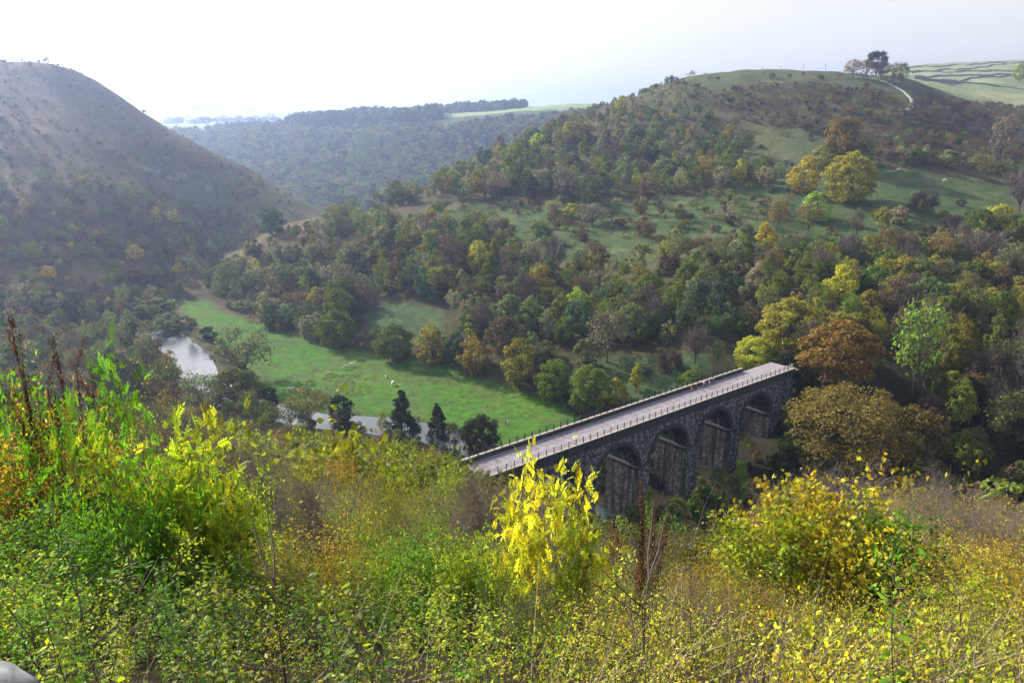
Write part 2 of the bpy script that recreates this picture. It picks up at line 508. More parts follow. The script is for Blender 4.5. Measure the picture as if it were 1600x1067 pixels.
for P in (P_PASTURE, P_GLADE1, P_HILLTOP):
    mk = front & inside(P, U + n1 * 26, V + n2 * 10) & (YG > 200) & (YG < 760)
    paint(mk, (.05, .076, .03) if P is P_PASTURE else (.062, .075, .035))
    paint(mk & (n2 > .25), (.10, .10, .05), .6)
for P in (P_GLADE2, P_GLADE3):
    paint(front & inside(P, U + n1 * 20, V + n2 * 8) & (YG > 180) & (YG < 400), (.045, .07, .032))
mead = (YG > 150) & (YG < 420) & (H < -84.2) & (H > -87.2) & (XG < 60)
fm = mead & inside(P_MEADOW, U + n2 * 8, V + n1 * 6)
paint(fm, (.047, .118, .014))
paint(fm & (fbm(XG / 4.0 + 3, YG / 4.0, 3) > .12), (.06, .105, .02), .6)
paint(fm & (fbm(XG / 2.2 + 7, YG / 2.2, 2) > .3), (.08, .085, .035), .7)
paint(fm & (n2 > .18), (.055, .085, .025), .8)
paint(fm & (n1 < -.28), (.065, .105, .025), .7)
paint((RD < 2.0) & (YG > 120) & (YG < 600), (.05, .045, .03), .85)
rf = (YG > 780) & (XG > 300)
def far_fields(mask, cols, sx, sy, ang):
    global tint
    ca, sa = math.cos(ang), math.sin(ang)
    p = (XG * ca + YG * sa) / sx; q = (-XG * sa + YG * ca) / sy
    q = q + .15 * np.sin(p * 2)
    idx = (np.floor(p) * 7 + np.floor(q) * 13).astype(int) % len(cols)
    cc = np.array(cols)[idx]
    tint = np.where(mask[..., None], cc, tint)
far_fields(rf, [(.17, .2, .10), (.21, .23, .12), (.16, .19, .10), (.24, .25, .15)], 260, 110, .12)
far_fields((YG > 1600) & (XG <= 300), [(.12, .2, .06), (.2, .24, .1), (.26, .26, .14), (.1, .15, .06)], 330, 260, .3)
paint((YG > 800) & (YG < 1560) & (XG <= 300), (.05, .07, .035))

m, n, N, Lk = newmat('ground')
p = N('ShaderNodeBsdfPrincipled'); o = N('ShaderNodeOutputMaterial'); Lk(p.outputs[0], o.inputs[0])
a = N('ShaderNodeAttribute'); a.attribute_name = 'tint'
f1 = noise(N, Lk, .35, 6, rough=.7); f2 = noise(N, Lk, 2.5, 4, rough=.7); f3 = noise(N, Lk, .045, 4)
c1 = mixrgb(N, Lk, a.outputs['Color'], ramp(N, Lk, f1, [(.3, .6), (.7, 1.4)]), 1.0, 'MULTIPLY')
c1 = mixrgb(N, Lk, c1, ramp(N, Lk, f2, [(.3, .7), (.7, 1.25)]), 1.0, 'MULTIPLY')
c1 = mixrgb(N, Lk, c1, ramp(N, Lk, f3, [(.35, (.85, .9, .9)), (.65, (1.15, 1.08, .95))]), 1.0, 'MULTIPLY')
Lk(c1, p.inputs['Base Color']); p.inputs['Roughness'].default_value = .95; p.inputs['Specular IOR Level'].default_value = .05
b = N('ShaderNodeBump'); b.inputs['Strength'].default_value = .6; b.inputs['Distance'].default_value = .6
Lk(f1, b.inputs['Height']); Lk(b.outputs[0], p.inputs['Normal'])
M_GROUND = m
nr, ncol = H.shape
ii, jj = np.meshgrid(np.arange(nr - 1), np.arange(ncol - 1), indexing='ij')
q = (ii * ncol + jj).ravel()
fc = np.stack([q, q + 1, q + ncol + 1, q + ncol], 1)
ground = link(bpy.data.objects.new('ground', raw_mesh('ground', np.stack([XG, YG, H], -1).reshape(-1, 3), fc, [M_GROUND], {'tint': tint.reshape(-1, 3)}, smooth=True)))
tag(ground, kind='structure')

# river surface
m, n, N, Lk = newmat('water')
p = N('ShaderNodeBsdfPrincipled'); o = N('ShaderNodeOutputMaterial'); Lk(p.outputs[0], o.inputs[0])
p.inputs['Base Color'].default_value = (.02, .03, .025, 1); p.inputs['Roughness'].default_value = .12; p.inputs['IOR'].default_value = 1.33; p.inputs['Specular IOR Level'].default_value = 1.0
b = N('ShaderNodeBump'); b.inputs['Strength'].default_value = .5; b.inputs['Distance'].default_value = .15
Lk(noise(N, Lk, 1.6, 5), b.inputs['Height']); Lk(b.outputs[0], p.inputs['Normal'])
M_WATER = m
vs = []; fs = []
for i in range(len(river)):
    d = river[min(i + 1, len(river) - 1)] - river[max(i - 1, 0)]; d = d / np.hypot(*d)
    nrm = np.array([-d[1], d[0]]); ww = _rl[i] + 4
    for s in (-1, 1):
        pt = river[i] + nrm * ww * s; vs.append((pt[0], pt[1], WATER))
for i in range(len(river) - 1):
    fs.append((2 * i, 2 * i + 2, 2 * i + 3, 2 * i + 1))
mb = MB(); mb.add(vs, fs); wat = mb.build('river', M_WATER); tag(wat, kind='structure')

# ------------------------------------------------------------------ viaduct
M_STONE = None
def stone(name, base, dark, pale, mort, bs=(.55, .28), patch=.5, streak=.5, mort_size=.02):
    m, n, N, Lk = newmat(name)
    p = N('ShaderNodeBsdfPrincipled'); o = N('ShaderNodeOutputMaterial'); Lk(p.outputs[0], o.inputs[0])
    tcn = N('ShaderNodeTexCoord'); sep = N('ShaderNodeSeparateXYZ'); Lk(tcn.outputs['Object'], sep.inputs[0])
    add = N('ShaderNodeMath'); Lk(sep.outputs[0], add.inputs[0]); Lk(sep.outputs[1], add.inputs[1])
    cmb = N('ShaderNodeCombineXYZ'); Lk(add.outputs[0], cmb.inputs[0]); Lk(sep.outputs[2], cmb.inputs[1])
    bt = N('ShaderNodeTexBrick'); Lk(cmb.outputs[0], bt.inputs['Vector'])
    bt.inputs['Scale'].default_value = 1; bt.inputs['Brick Width'].default_value = bs[0]; bt.inputs['Row Height'].default_value = bs[1]; bt.inputs['Mortar Size'].default_value = mort_size
    bt.inputs['Color1'].default_value = (*base, 1); bt.inputs['Color2'].default_value = (*dark, 1); bt.inputs['Mortar'].default_value = (*mort, 1)
    col = bt.outputs[0]
    # pale lichen and limewash patches
    f = noise(N, Lk, 1.1, 9, rough=.85)
    mk = ramp(N, Lk, f, [(.50, 0.0), (.57, patch)])
    col = mixrgb(N, Lk, col, pale, mk)
    # vertical damp streaks
    mpn = N('ShaderNodeMapping'); mpn.inputs['Scale'].default_value = (1.1, 1.1, .07); Lk(tcn.outputs['Object'], mpn.inputs[0])
    f2 = noise(N, Lk, .8, 5, vec=mpn.outputs[0], rough=.6)
    st = ramp(N, Lk, f2, [(.45, (1, 1, 1)), (.62, (1 - streak,) * 3)])
    col = mixrgb(N, Lk, col, st, 1.0, 'MULTIPLY')
    Lk(col, p.inputs['Base Color']); p.inputs['Roughness'].default_value = .9; p.inputs['Specular IOR Level'].default_value = .15
    b = N('ShaderNodeBump'); b.inputs['Strength'].default_value = .7; b.inputs['Distance'].default_value = .06; Lk(bt.outputs[1], b.inputs['Height']); b.invert = True; Lk(b.outputs[0], p.inputs['Normal'])
    return m
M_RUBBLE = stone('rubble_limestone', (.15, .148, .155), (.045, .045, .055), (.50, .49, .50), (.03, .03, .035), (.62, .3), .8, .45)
M_SOFFIT = stone('soffit_shaded_limestone', (.03, .03, .036), (.01, .01, .014), (.19, .188, .195), (.015, .015, .018), (.5, .26), .5, .95)  # stained stone, base darkened as well to carry the shade inside the arches
M_BRICK = stone('engineering_brick', (.075, .073, .085), (.05, .05, .06), (.13, .12, .12), (.04, .04, .045), (.45, .15), .35, .3, .012)
M_COPING = plain('coping_stone', (.26, .235, .20), .9, 2.0, .3)
M_DECK = plain('trail_surface', (.20, .18, .195), .95, 1.4, .3, .3)
M_IRON = plain('painted_iron', (.012, .012, .014), .5)

VO = Vector((12.1, 146.3, 0)); 
_e = Vector((72.3, 196.3, 0)) - VO; _e.normalize()
VANG = math.atan2(_e.y, _e.x)
via = empty('viaduct', (VO.x, VO.y, 0), VANG)
tag(via, 'dark stone railway viaduct with tall round arches across the valley', 'viaduct')
# local frame: x along the deck, y across it (0 = near face, WID = far face), z up
WID = 9.0
ZC = -63.0          # parapet top
ZD = -64.0          # deck
ZS = -65.0          # string course
RAD = 6.45; PITCH_A = 16.75; ZSPR = -73.2
ARC = [13.3 + PITCH_A * k for k in (-1, 0, 1, 2, 3)]
X0, X1 = -26.0, 80.0
NSEG = 28
wall = MB(); soff = MB()
cuts = []
for c in ARC:
    cuts.append((c - RAD, c + RAD))
# spandrel walls over the arches and solid parts between
def arcz(x, c): return ZSPR + math.sqrt(max(RAD * RAD - (x - c) ** 2, 0))
TOPW = ZS
xs_prev = X0
for c in ARC:
    a0, a1 = c - RAD, c + RAD
    # solid block before the arch (runs down to springing; pier below)
    for y in (0, WID):
        q4 = [(xs_prev, y, ZSPR), (a0, y, ZSPR), (a0, y, TOPW), (xs_prev, y, TOPW)]
        wall.add(q4, [(0, 1, 2, 3) if y == 0 else (3, 2, 1, 0)])
    angs = [math.pi * (1 - i / NSEG) for i in range(NSEG + 1)]
    for i in range(NSEG):
        xa, za = c + RAD * math.cos(angs[i]), ZSPR + RAD * math.sin(angs[i])
        xb, zb = c + RAD * math.cos(angs[i + 1]), ZSPR + RAD * math.sin(angs[i + 1])
        for y in (0, WID):
            wall.add([(xa, y, za), (xb, y, zb), (xb, y, TOPW), (xa, y, TOPW)], [(0, 1, 2, 3) if y == 0 else (3, 2, 1, 0)])
        soff.add([(xa, 0, za), (xb, 0, zb), (xb, WID, zb), (xa, WID, za)], [(3, 2, 1, 0)])
    xs_prev = a1
for y in (0, WID):
    wall.add([(xs_prev, y, ZSPR), (X1, y, ZSPR), (X1, y, TOPW), (xs_prev, y, TOPW)], [(0, 1, 2, 3) if y == 0 else (3, 2, 1, 0)])
# close the ends
wall.add([(X1, 0, -88), (X1, WID, -88), (X1, WID, TOPW), (X1, 0, TOPW)], [(0, 1, 2, 3)])
wall.build('spandrel_wall', M_RUBBLE, via)
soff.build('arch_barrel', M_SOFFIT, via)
# piers with a slight batter, and the two abutments
def pier(xa, xb, zb, name, mat, y0=0.0, y1=WID, bat=.35):
    b_ = MB()
    top = ZSPR - .001
    b_.add([(xa - bat, y0 - bat, zb), (xb + bat, y0 - bat, zb), (xb + bat, y1 + bat, zb), (xa - bat, y1 + bat, zb), (xa, y0, top), (xb, y0, top), (xb, y1, top), (xa, y1, top)],
           [(0, 1, 5, 4), (1, 2, 6, 5), (2, 3, 7, 6), (3, 0, 4, 7), (4, 5, 6, 7)])
    o_ = b_.build(name, mat, via)
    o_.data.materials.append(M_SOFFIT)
    o_.data.polygons[1].material_index = o_.data.polygons[3].material_index = 1      # damp-stained faces under the arches, with their shade darkened into the colour
    return o_
M_PIER = M_RUBBLE
for k in range(4):
    pier(ARC[k] + RAD, ARC[k + 1] - RAD, -90, 'pier', M_PIER)
pier(X0, ARC[0] - RAD, -82, 'abutment', M_PIER, bat=.02)
ab = pier(ARC[4] + RAD, X1 - .01, -90, 'abutment', M_PIER, bat=.02)
# springing ledges round every pier
for k in range(6):
    xa = X0 if k == 0 else ARC[k - 1] + RAD
    xb = ARC[k] - RAD if k < 5 else X1
    mb = MB(); mb.box((xa - .25, -.28, ZSPR - .45), (xb + .25, WID + .28, ZSPR + .02)); mb.build('springing_ledge', M_COPING if False else plain('ledge_stone', (.07, .069, .07), .9, 2.0, .35) if k == 0 else bpy.data.materials['ledge_stone'], via)
# dark brick arch rings standing proud of the face
for c in ARC:
    mb = MB()
    r0, r1 = RAD - .02, RAD + .85
    n_ = 40
    for yf, yb in ((-.14, .1), (WID + .14, WID - .1)):
        vs = []; fs = []
        for i in range(n_ + 1):
            a = math.pi * i / n_
            for rr, yy in ((r0, yb), (r0, yf), (r1, yf), (r1, yb)):
                vs.append((c + rr * math.cos(a), yy, ZSPR + rr * math.sin(a)))
        for i in range(n_):
            for k in range(3):
                b0 = i * 4 + k
                fs.append((b0, b0 + 4, b0 + 5, b0 + 1) if yf < 0 else (b0, b0 + 1, b0 + 5, b0 + 4))
        mb.add(vs, fs)
    mb.build('arch_ring', M_BRICK, via)
# brick parapets with a string course below and pale coping on top
for y0, y1, nm in ((-.12, .38, 'near'), (WID - .38, WID + .12, 'far')):
    xe = X1 + .1 if nm == 'near' else X1 - 10.5
    mb = MB(); mb.box((X0, y0, ZS + .25), (xe, y1, ZC - .14)); mb.build('parapet', M_BRICK, via)
    mb = MB(); mb.box((X0, y0 - .12, ZS - .02), (xe, y1 + .12, ZS + .25)); mb.build('string_course', M_BRICK, via)
    mb = MB()
    x = X0
    while x < xe:
        l = 1.2
        mb.box((x + .01, y0 - .08, ZC - .14), (min(x + l, xe) - .01, y1 + .08, ZC)); x += l
    mb.build('coping', M_COPING, via)
# pilaster on the right abutment
mb = MB(); mb.box((75.2, -.45, -90), (76.6, 0.05, ZS - .03)); mb.build('pilaster', M_RUBBLE, via)
mb = MB(); mb.box((X0, .38, ZD - .8), (X1 + 2.5, WID - .38, ZD)); mb.build('deck', M_DECK, via)
# ivy tufts growing on the masonry
def small_leaf_patch(n, spread, size, r):
    c = r.normal(0, 1, (n, 3)) * np.array(spread) * .5
    return cards(c, size, r)

# railings: top and mid wires between iron posts on both copings
def railing(y, xa, xb, label, thick):
    root = empty('railing', VO + _e * 0, VANG); 
    tag(root, label, 'railing', 'railings along the viaduct deck')
    xs_ = np.arange(xa, xb, 2.0)
    pm = MB(); pm.box((-thick, -thick, ZC - .02), (thick, thick, ZC + 1.15)); pm.box((-thick * 1.4, -thick * 1.4, ZC + 1.15), (thick * 1.4, thick * 1.4, ZC + 1.2))
    me = pm.mesh('post', M_IRON)
    for x in xs_:
        o = link(bpy.data.objects.new('post', me), root); o.location = (x, y, 0)
    for h in (.25, .5, .75, 1.02):
        mb = MB(); mb.box((xa, y - .018, ZC + h), (float(xs_[-1]), y + .018, ZC + h + .03)); mb.build('rail', M_IRON, root)
    return root
railing(.13, X0 + 1, X1 - 1.0, 'thin iron railing of posts and wires on the near parapet, above the arches', .06)
railing(WID - .13, X0 + 1, X1 - 11, 'heavier black post railing on the far parapet, beside the meadow', .085)
# white wooden barrier at the far right corner of the deck
M_WHITE = plain('weathered_white_wood', (.5, .47, .42), .8, 5, .2)
br = empty('wooden_barrier', VO + _e * 78.6, VANG)
tag(br, 'small pale wooden barrier at the right hand end of the deck', 'barrier')
for x in (0, 1.2, 2.4):
    mb = MB(); mb.box((x - .06, 1.5, ZD), (x + .06, 1.62, ZD + 1.45)); mb.build('post', M_WHITE, br)
for h in (.6, 1.2):
    mb = MB(); mb.box((-.3, 1.41, ZD + h), (2.7, 1.49, ZD + h + .14)); mb.build('rail', M_WHITE, br)

# ------------------------------------------------------------------ tree library (unit crowns: 1 wide, 1 high)
def unit(a): return a / np.maximum(np.linalg.norm(a, axis=-1, keepdims=True), 1e-9)

def cards(c, size, r, normals=None, aspect=1.0, k=4):
    """one diamond/quad per centre; returns verts, faces, rnd"""
    n = len(c)
    nn = unit(r.normal(size=(n, 3))) if normals is None else unit(normals)
    t = unit(np.cross(nn, unit(r.normal(size=(n, 3)))))
    b = np.cross(nn, t)
    s = (size * r.uniform(.55, 1.35, n))[:, None]
    a = aspect
    V_ = np.stack([c + t * s * .5 * a, c + b * s * .5, c - t * s * .5 * a, c - b * s * .5], 1)
    V_ += r.normal(0, 1, V_.shape) * s[:, None, :] * .08
    F_ = np.arange(4 * n).reshape(n, 4)
    return V_.reshape(-1, 3), F_, np.repeat(r.random(n), 4)

def crown_points(r, shape, n, nclump):
    d = unit(r.normal(size=(nclump, 3)))
    rad = r.uniform(.35, 1, nclump) ** .45
    if shape == 'cone':
        z = r.uniform(0, 1, nclump) ** 1.3
        wid = (1 - z) * .42 + .05
        ang = r.uniform(0, 2 * np.pi, nclump); rr = wid * r.uniform(.4, 1, nclump)
        cc = np.stack([np.cos(ang) * rr, np.sin(ang) * rr, z * .92 + .03], 1); cr = .06 + .10 * (1 - z)
    else:
        base = {'round': (.38, .46, .43), 'tall': (.33, .42, .52), 'bush': (.38, .38, .40), 'spread': (.40, .36, .52), 'vase': (.38, .36, .60)}[shape]
        cc = d * rad[:, None] * np.array([base[0], base[0], base[1]]) + (0, 0, base[2])
        if shape in ('spread', 'vase'): cc[:, 2] = np.maximum(cc[:, 2], (.28 if shape == 'vase' or nclump < 100 else .14) + .1 * r.random(nclump))
        if shape in ('round', 'tall'): cc[:, :2] *= (1.08 - .45 * np.clip((cc[:, 2:3] - .5) / .5, 0, 1) ** 1.5)
        cr = r.uniform(.09, .17, nclump) * (46 / max(nclump, 46)) ** .33
        cc[:, 2] = np.maximum(cc[:, 2], cr * .6)
    idx = r.integers(0, nclump, n)
    dd = unit(r.normal(size=(n, 3))); dd[:, 2] = np.where(r.random(n) < .65, np.abs(dd[:, 2]), dd[:, 2])
    pr = r.uniform(.3, 1, n) ** .5
    pts = cc[idx] + dd * (cr[idx] * pr)[:, None] * np.array([1, 1, .8])
    out = unit(pts - np.array([0, 0, .4]))
    nor = unit(dd * .7 + out * .5 + r.normal(size=(n, 3)) * .55)
    return pts, nor, cc

def limb_mesh(r, cc, name, trunk_r=.022, nl=9, low=.0):
    mb = MB()
    top = cc[:, 2].max() * .8
    lean = r.normal(0, .03, 2)
    tp = [(0, 0, -.06), (0, 0, .05), (lean[0] * .4, lean[1] * .4, .25), (lean[0], lean[1], .45), (lean[0] * 1.5, lean[1] * 1.5, top)]
    mb.tube(tp, [trunk_r * 1.3, trunk_r, trunk_r * .8, trunk_r * .55, trunk_r * .15], 6)
    for i in r.choice(len(cc), min(nl, len(cc)), replace=False):
        e = cc[i]; z0 = r.uniform(.12, .45) * min(1, e[2] / .5)
        s = np.array([lean[0] * z0, lean[1] * z0, z0]); mid = s * .45 + e * .55 + np.array([0, 0, -.03])
        mb.tube([s, mid, e], [trunk_r * .5, trunk_r * .3, trunk_r * .1], 4, cap=False)
    return mb.mesh(name, M_BARK)

def make_variant(seed, shape, n, nclump, size, mat=None, twig=0):
    r = np.random.default_rng(seed)
    pts, nor, cc = crown_points(r, shape, n, nclump)
    V_, F_, rn = cards(pts, size, r, nor)
    return V_, F_, rn, cc, r

def twig_points(r, cc, n, ln, wd):
    """thin twigs fanning up and out round the clump centres"""
    i = r.integers(0, len(cc), n)
    d = unit(r.normal(size=(n, 3)) * .7 + unit(cc[i] - np.array([0, 0, .25])) * .8 + (0, 0, .45))
    s = cc[i] + r.normal(0, .07, (n, 3)); s[:, 2] = np.abs(s[:, 2])
    l = (ln * r.uniform(.5, 1.3, n))[:, None]
    side = unit(np.cross(d, r.normal(size=(n, 3)))) * wd
    e = s + d * l
    m_ = (s + e) / 2 + side * 0 + r.normal(0, .012, (n, 3))
    V_ = np.stack([s - side, s + side, m_ + side * .8, e, m_ - side * .8], 1)
    return V_.reshape(-1, 3), np.arange(5 * n).reshape(n, 5), np.repeat(r.random(n), 5)

LIB = {}
def lib(key, shape, seeds, n, nclump, size, trunk_r=.022, twigs=0):
    LIB[key] = []
    for s in seeds:
        V_, F_, rn, cc, r = make_variant(s, shape, n, nclump, size)
        cm = raw_mesh(key + '_crown', V_, F_, [M_LEAF], {'rnd': rn})
        tm = limb_mesh(r, cc, key + '_trunk', trunk_r)
        LIB[key].append((cm, tm))
lib('round', 'round', (1, 2, 3, 4, 5), 3400, 50, .046)
lib('tall', 'tall', (11, 12, 13, 14), 2400, 44, .050)
lib('cone', 'cone', (21, 22), 2200, 60, .055)
lib('spread', 'spread', (31, 32, 33), 3600, 60, .040, .028)
lib('roundbig', 'round', (5, 6, 7), 12000, 150, .027)
lib('spreadbig', 'spread', (35,), 17000, 150, .0155, .03)
lib('bush', 'bush', (41, 42, 43, 44), 1500, 26, .065, .015)
LIB['loose'] = []
for s in (51, 52, 53, 54):
    V_, F_, rn, cc, r = make_variant(s, 'vase', 1100, 40, .038)
    T_, G_, rt = twig_points(r, cc, 900, .16, .0035)
    tris = np.concatenate([G_[:, [0, 1, 2, 4]], G_[:, [4, 2, 3, 3]]])
    # twigs as quads: lower part and a thin tip
    G4 = np.concatenate([G_[:, [0, 1, 2, 4]]])
    VV = np.concatenate([V_, T_]); FF = np.concatenate([F_, G4 + len(V_)]); RR = np.concatenate([rn, rt])
    mi = np.concatenate([np.zeros(len(F_)), np.ones(len(G4))])
    LIB['loose'].append((raw_mesh('loose_crown', VV, FF, [M_LEAF, M_TWIG], {'rnd': RR}, midx=mi), limb_mesh(r, cc, 'loose_trunk', .018, 16)))
LIB['bare'] = []
for s in (61, 62, 63):
    r = np.random.default_rng(s)
    _, _, cc = crown_points(r, 'vase', 10, 46)
    T_, G_, rt = twig_points(r, cc, 2600, .18, .0035)
    LIB['bare'].append((raw_mesh('bare_crown', T_, G_[:, [0, 1, 2, 4]], [M_TWIG], {'rnd': rt}), limb_mesh(r, cc, 'bare_trunk', .018, 26)))
LIB['scrub'] = []                       # leafless thorn scrub, purple-brown
for s in (71, 72, 73, 74):
    r = np.random.default_rng(s)
    pts, nor, cc = crown_points(r, 'bush', 500, 26)
    V_, F_, rn = cards(pts, .045, r, nor)
    T_, G_, rt = twig_points(r, cc, 1500, .20, .007)
    G4 = G_[:, [0, 1, 2, 4]]
    LIB['scrub'].append((raw_mesh('scrub_crown', np.concatenate([V_, T_]), np.concatenate([F_, G4 + len(V_)]), [M_LEAF], {'rnd': np.concatenate([rn, rt])}), limb_mesh(r, cc, 'scrub_stem', .015, 12)))

COL = {
    'olive': ((.11, .145, .034), 'olive green'), 'green': ((.085, .14, .035), 'mid green'), 'greygreen': ((.13, .165, .08), 'grey green'),
    'blue': ((.065, .105, .06), 'dull blue green'), 'dark': ((.028, .036, .018), 'dark green'), 'yellow': ((.42, .37, .04), 'bright yellow'),
    'yg': ((.29, .31, .042), 'yellow green'), 'gold': ((.22, .185, .04), 'golden brown'), 'orange': ((.20, .145, .038), 'orange brown'),
    'rust': ((.13, .098, .034), 'rusty brown'), 'brown': ((.125, .095, .065), 'dull brown'), 'purple': ((.085, .058, .062), 'purple brown'),
    'grey': ((.20, .20, .15), 'pale grey green'), 'lime': ((.20, .30, .045), 'lime green'), 'ochre': ((.20, .185, .04), 'ochre'),
}
_srng = np.random.default_rng(99)
def plant(kind, col, x, y, w_, h_, name, label, cat, group=None, z=None, parts=True, jit=.12, sink=.0):
    """one tree or bush: an empty that carries crown and trunk"""
    r = _srng
    cm, tm = LIB[kind][r.integers(0, len(LIB[kind]))]
    z = float(height(x, y)) if z is None else z
    c = np.array(COL[col][0]) * (1 + r.normal(0, jit)) * (1 + r.normal(0, jit * .5, 3))
    c = np.clip(c, .01, .9)
    root = empty(name, (x, y, z - sink), r.uniform(0, 6.28))
    root.scale = (w_, w_, h_)
    tag(root, label, cat, group)
    k = link(bpy.data.objects.new('crown', cm), root); k.color = (*c, 1)
    t = link(bpy.data.objects.new('trunk' if kind != 'scrub' and kind != 'bush' else 'stems', tm), root); t.color = (*c, 1)
    return root

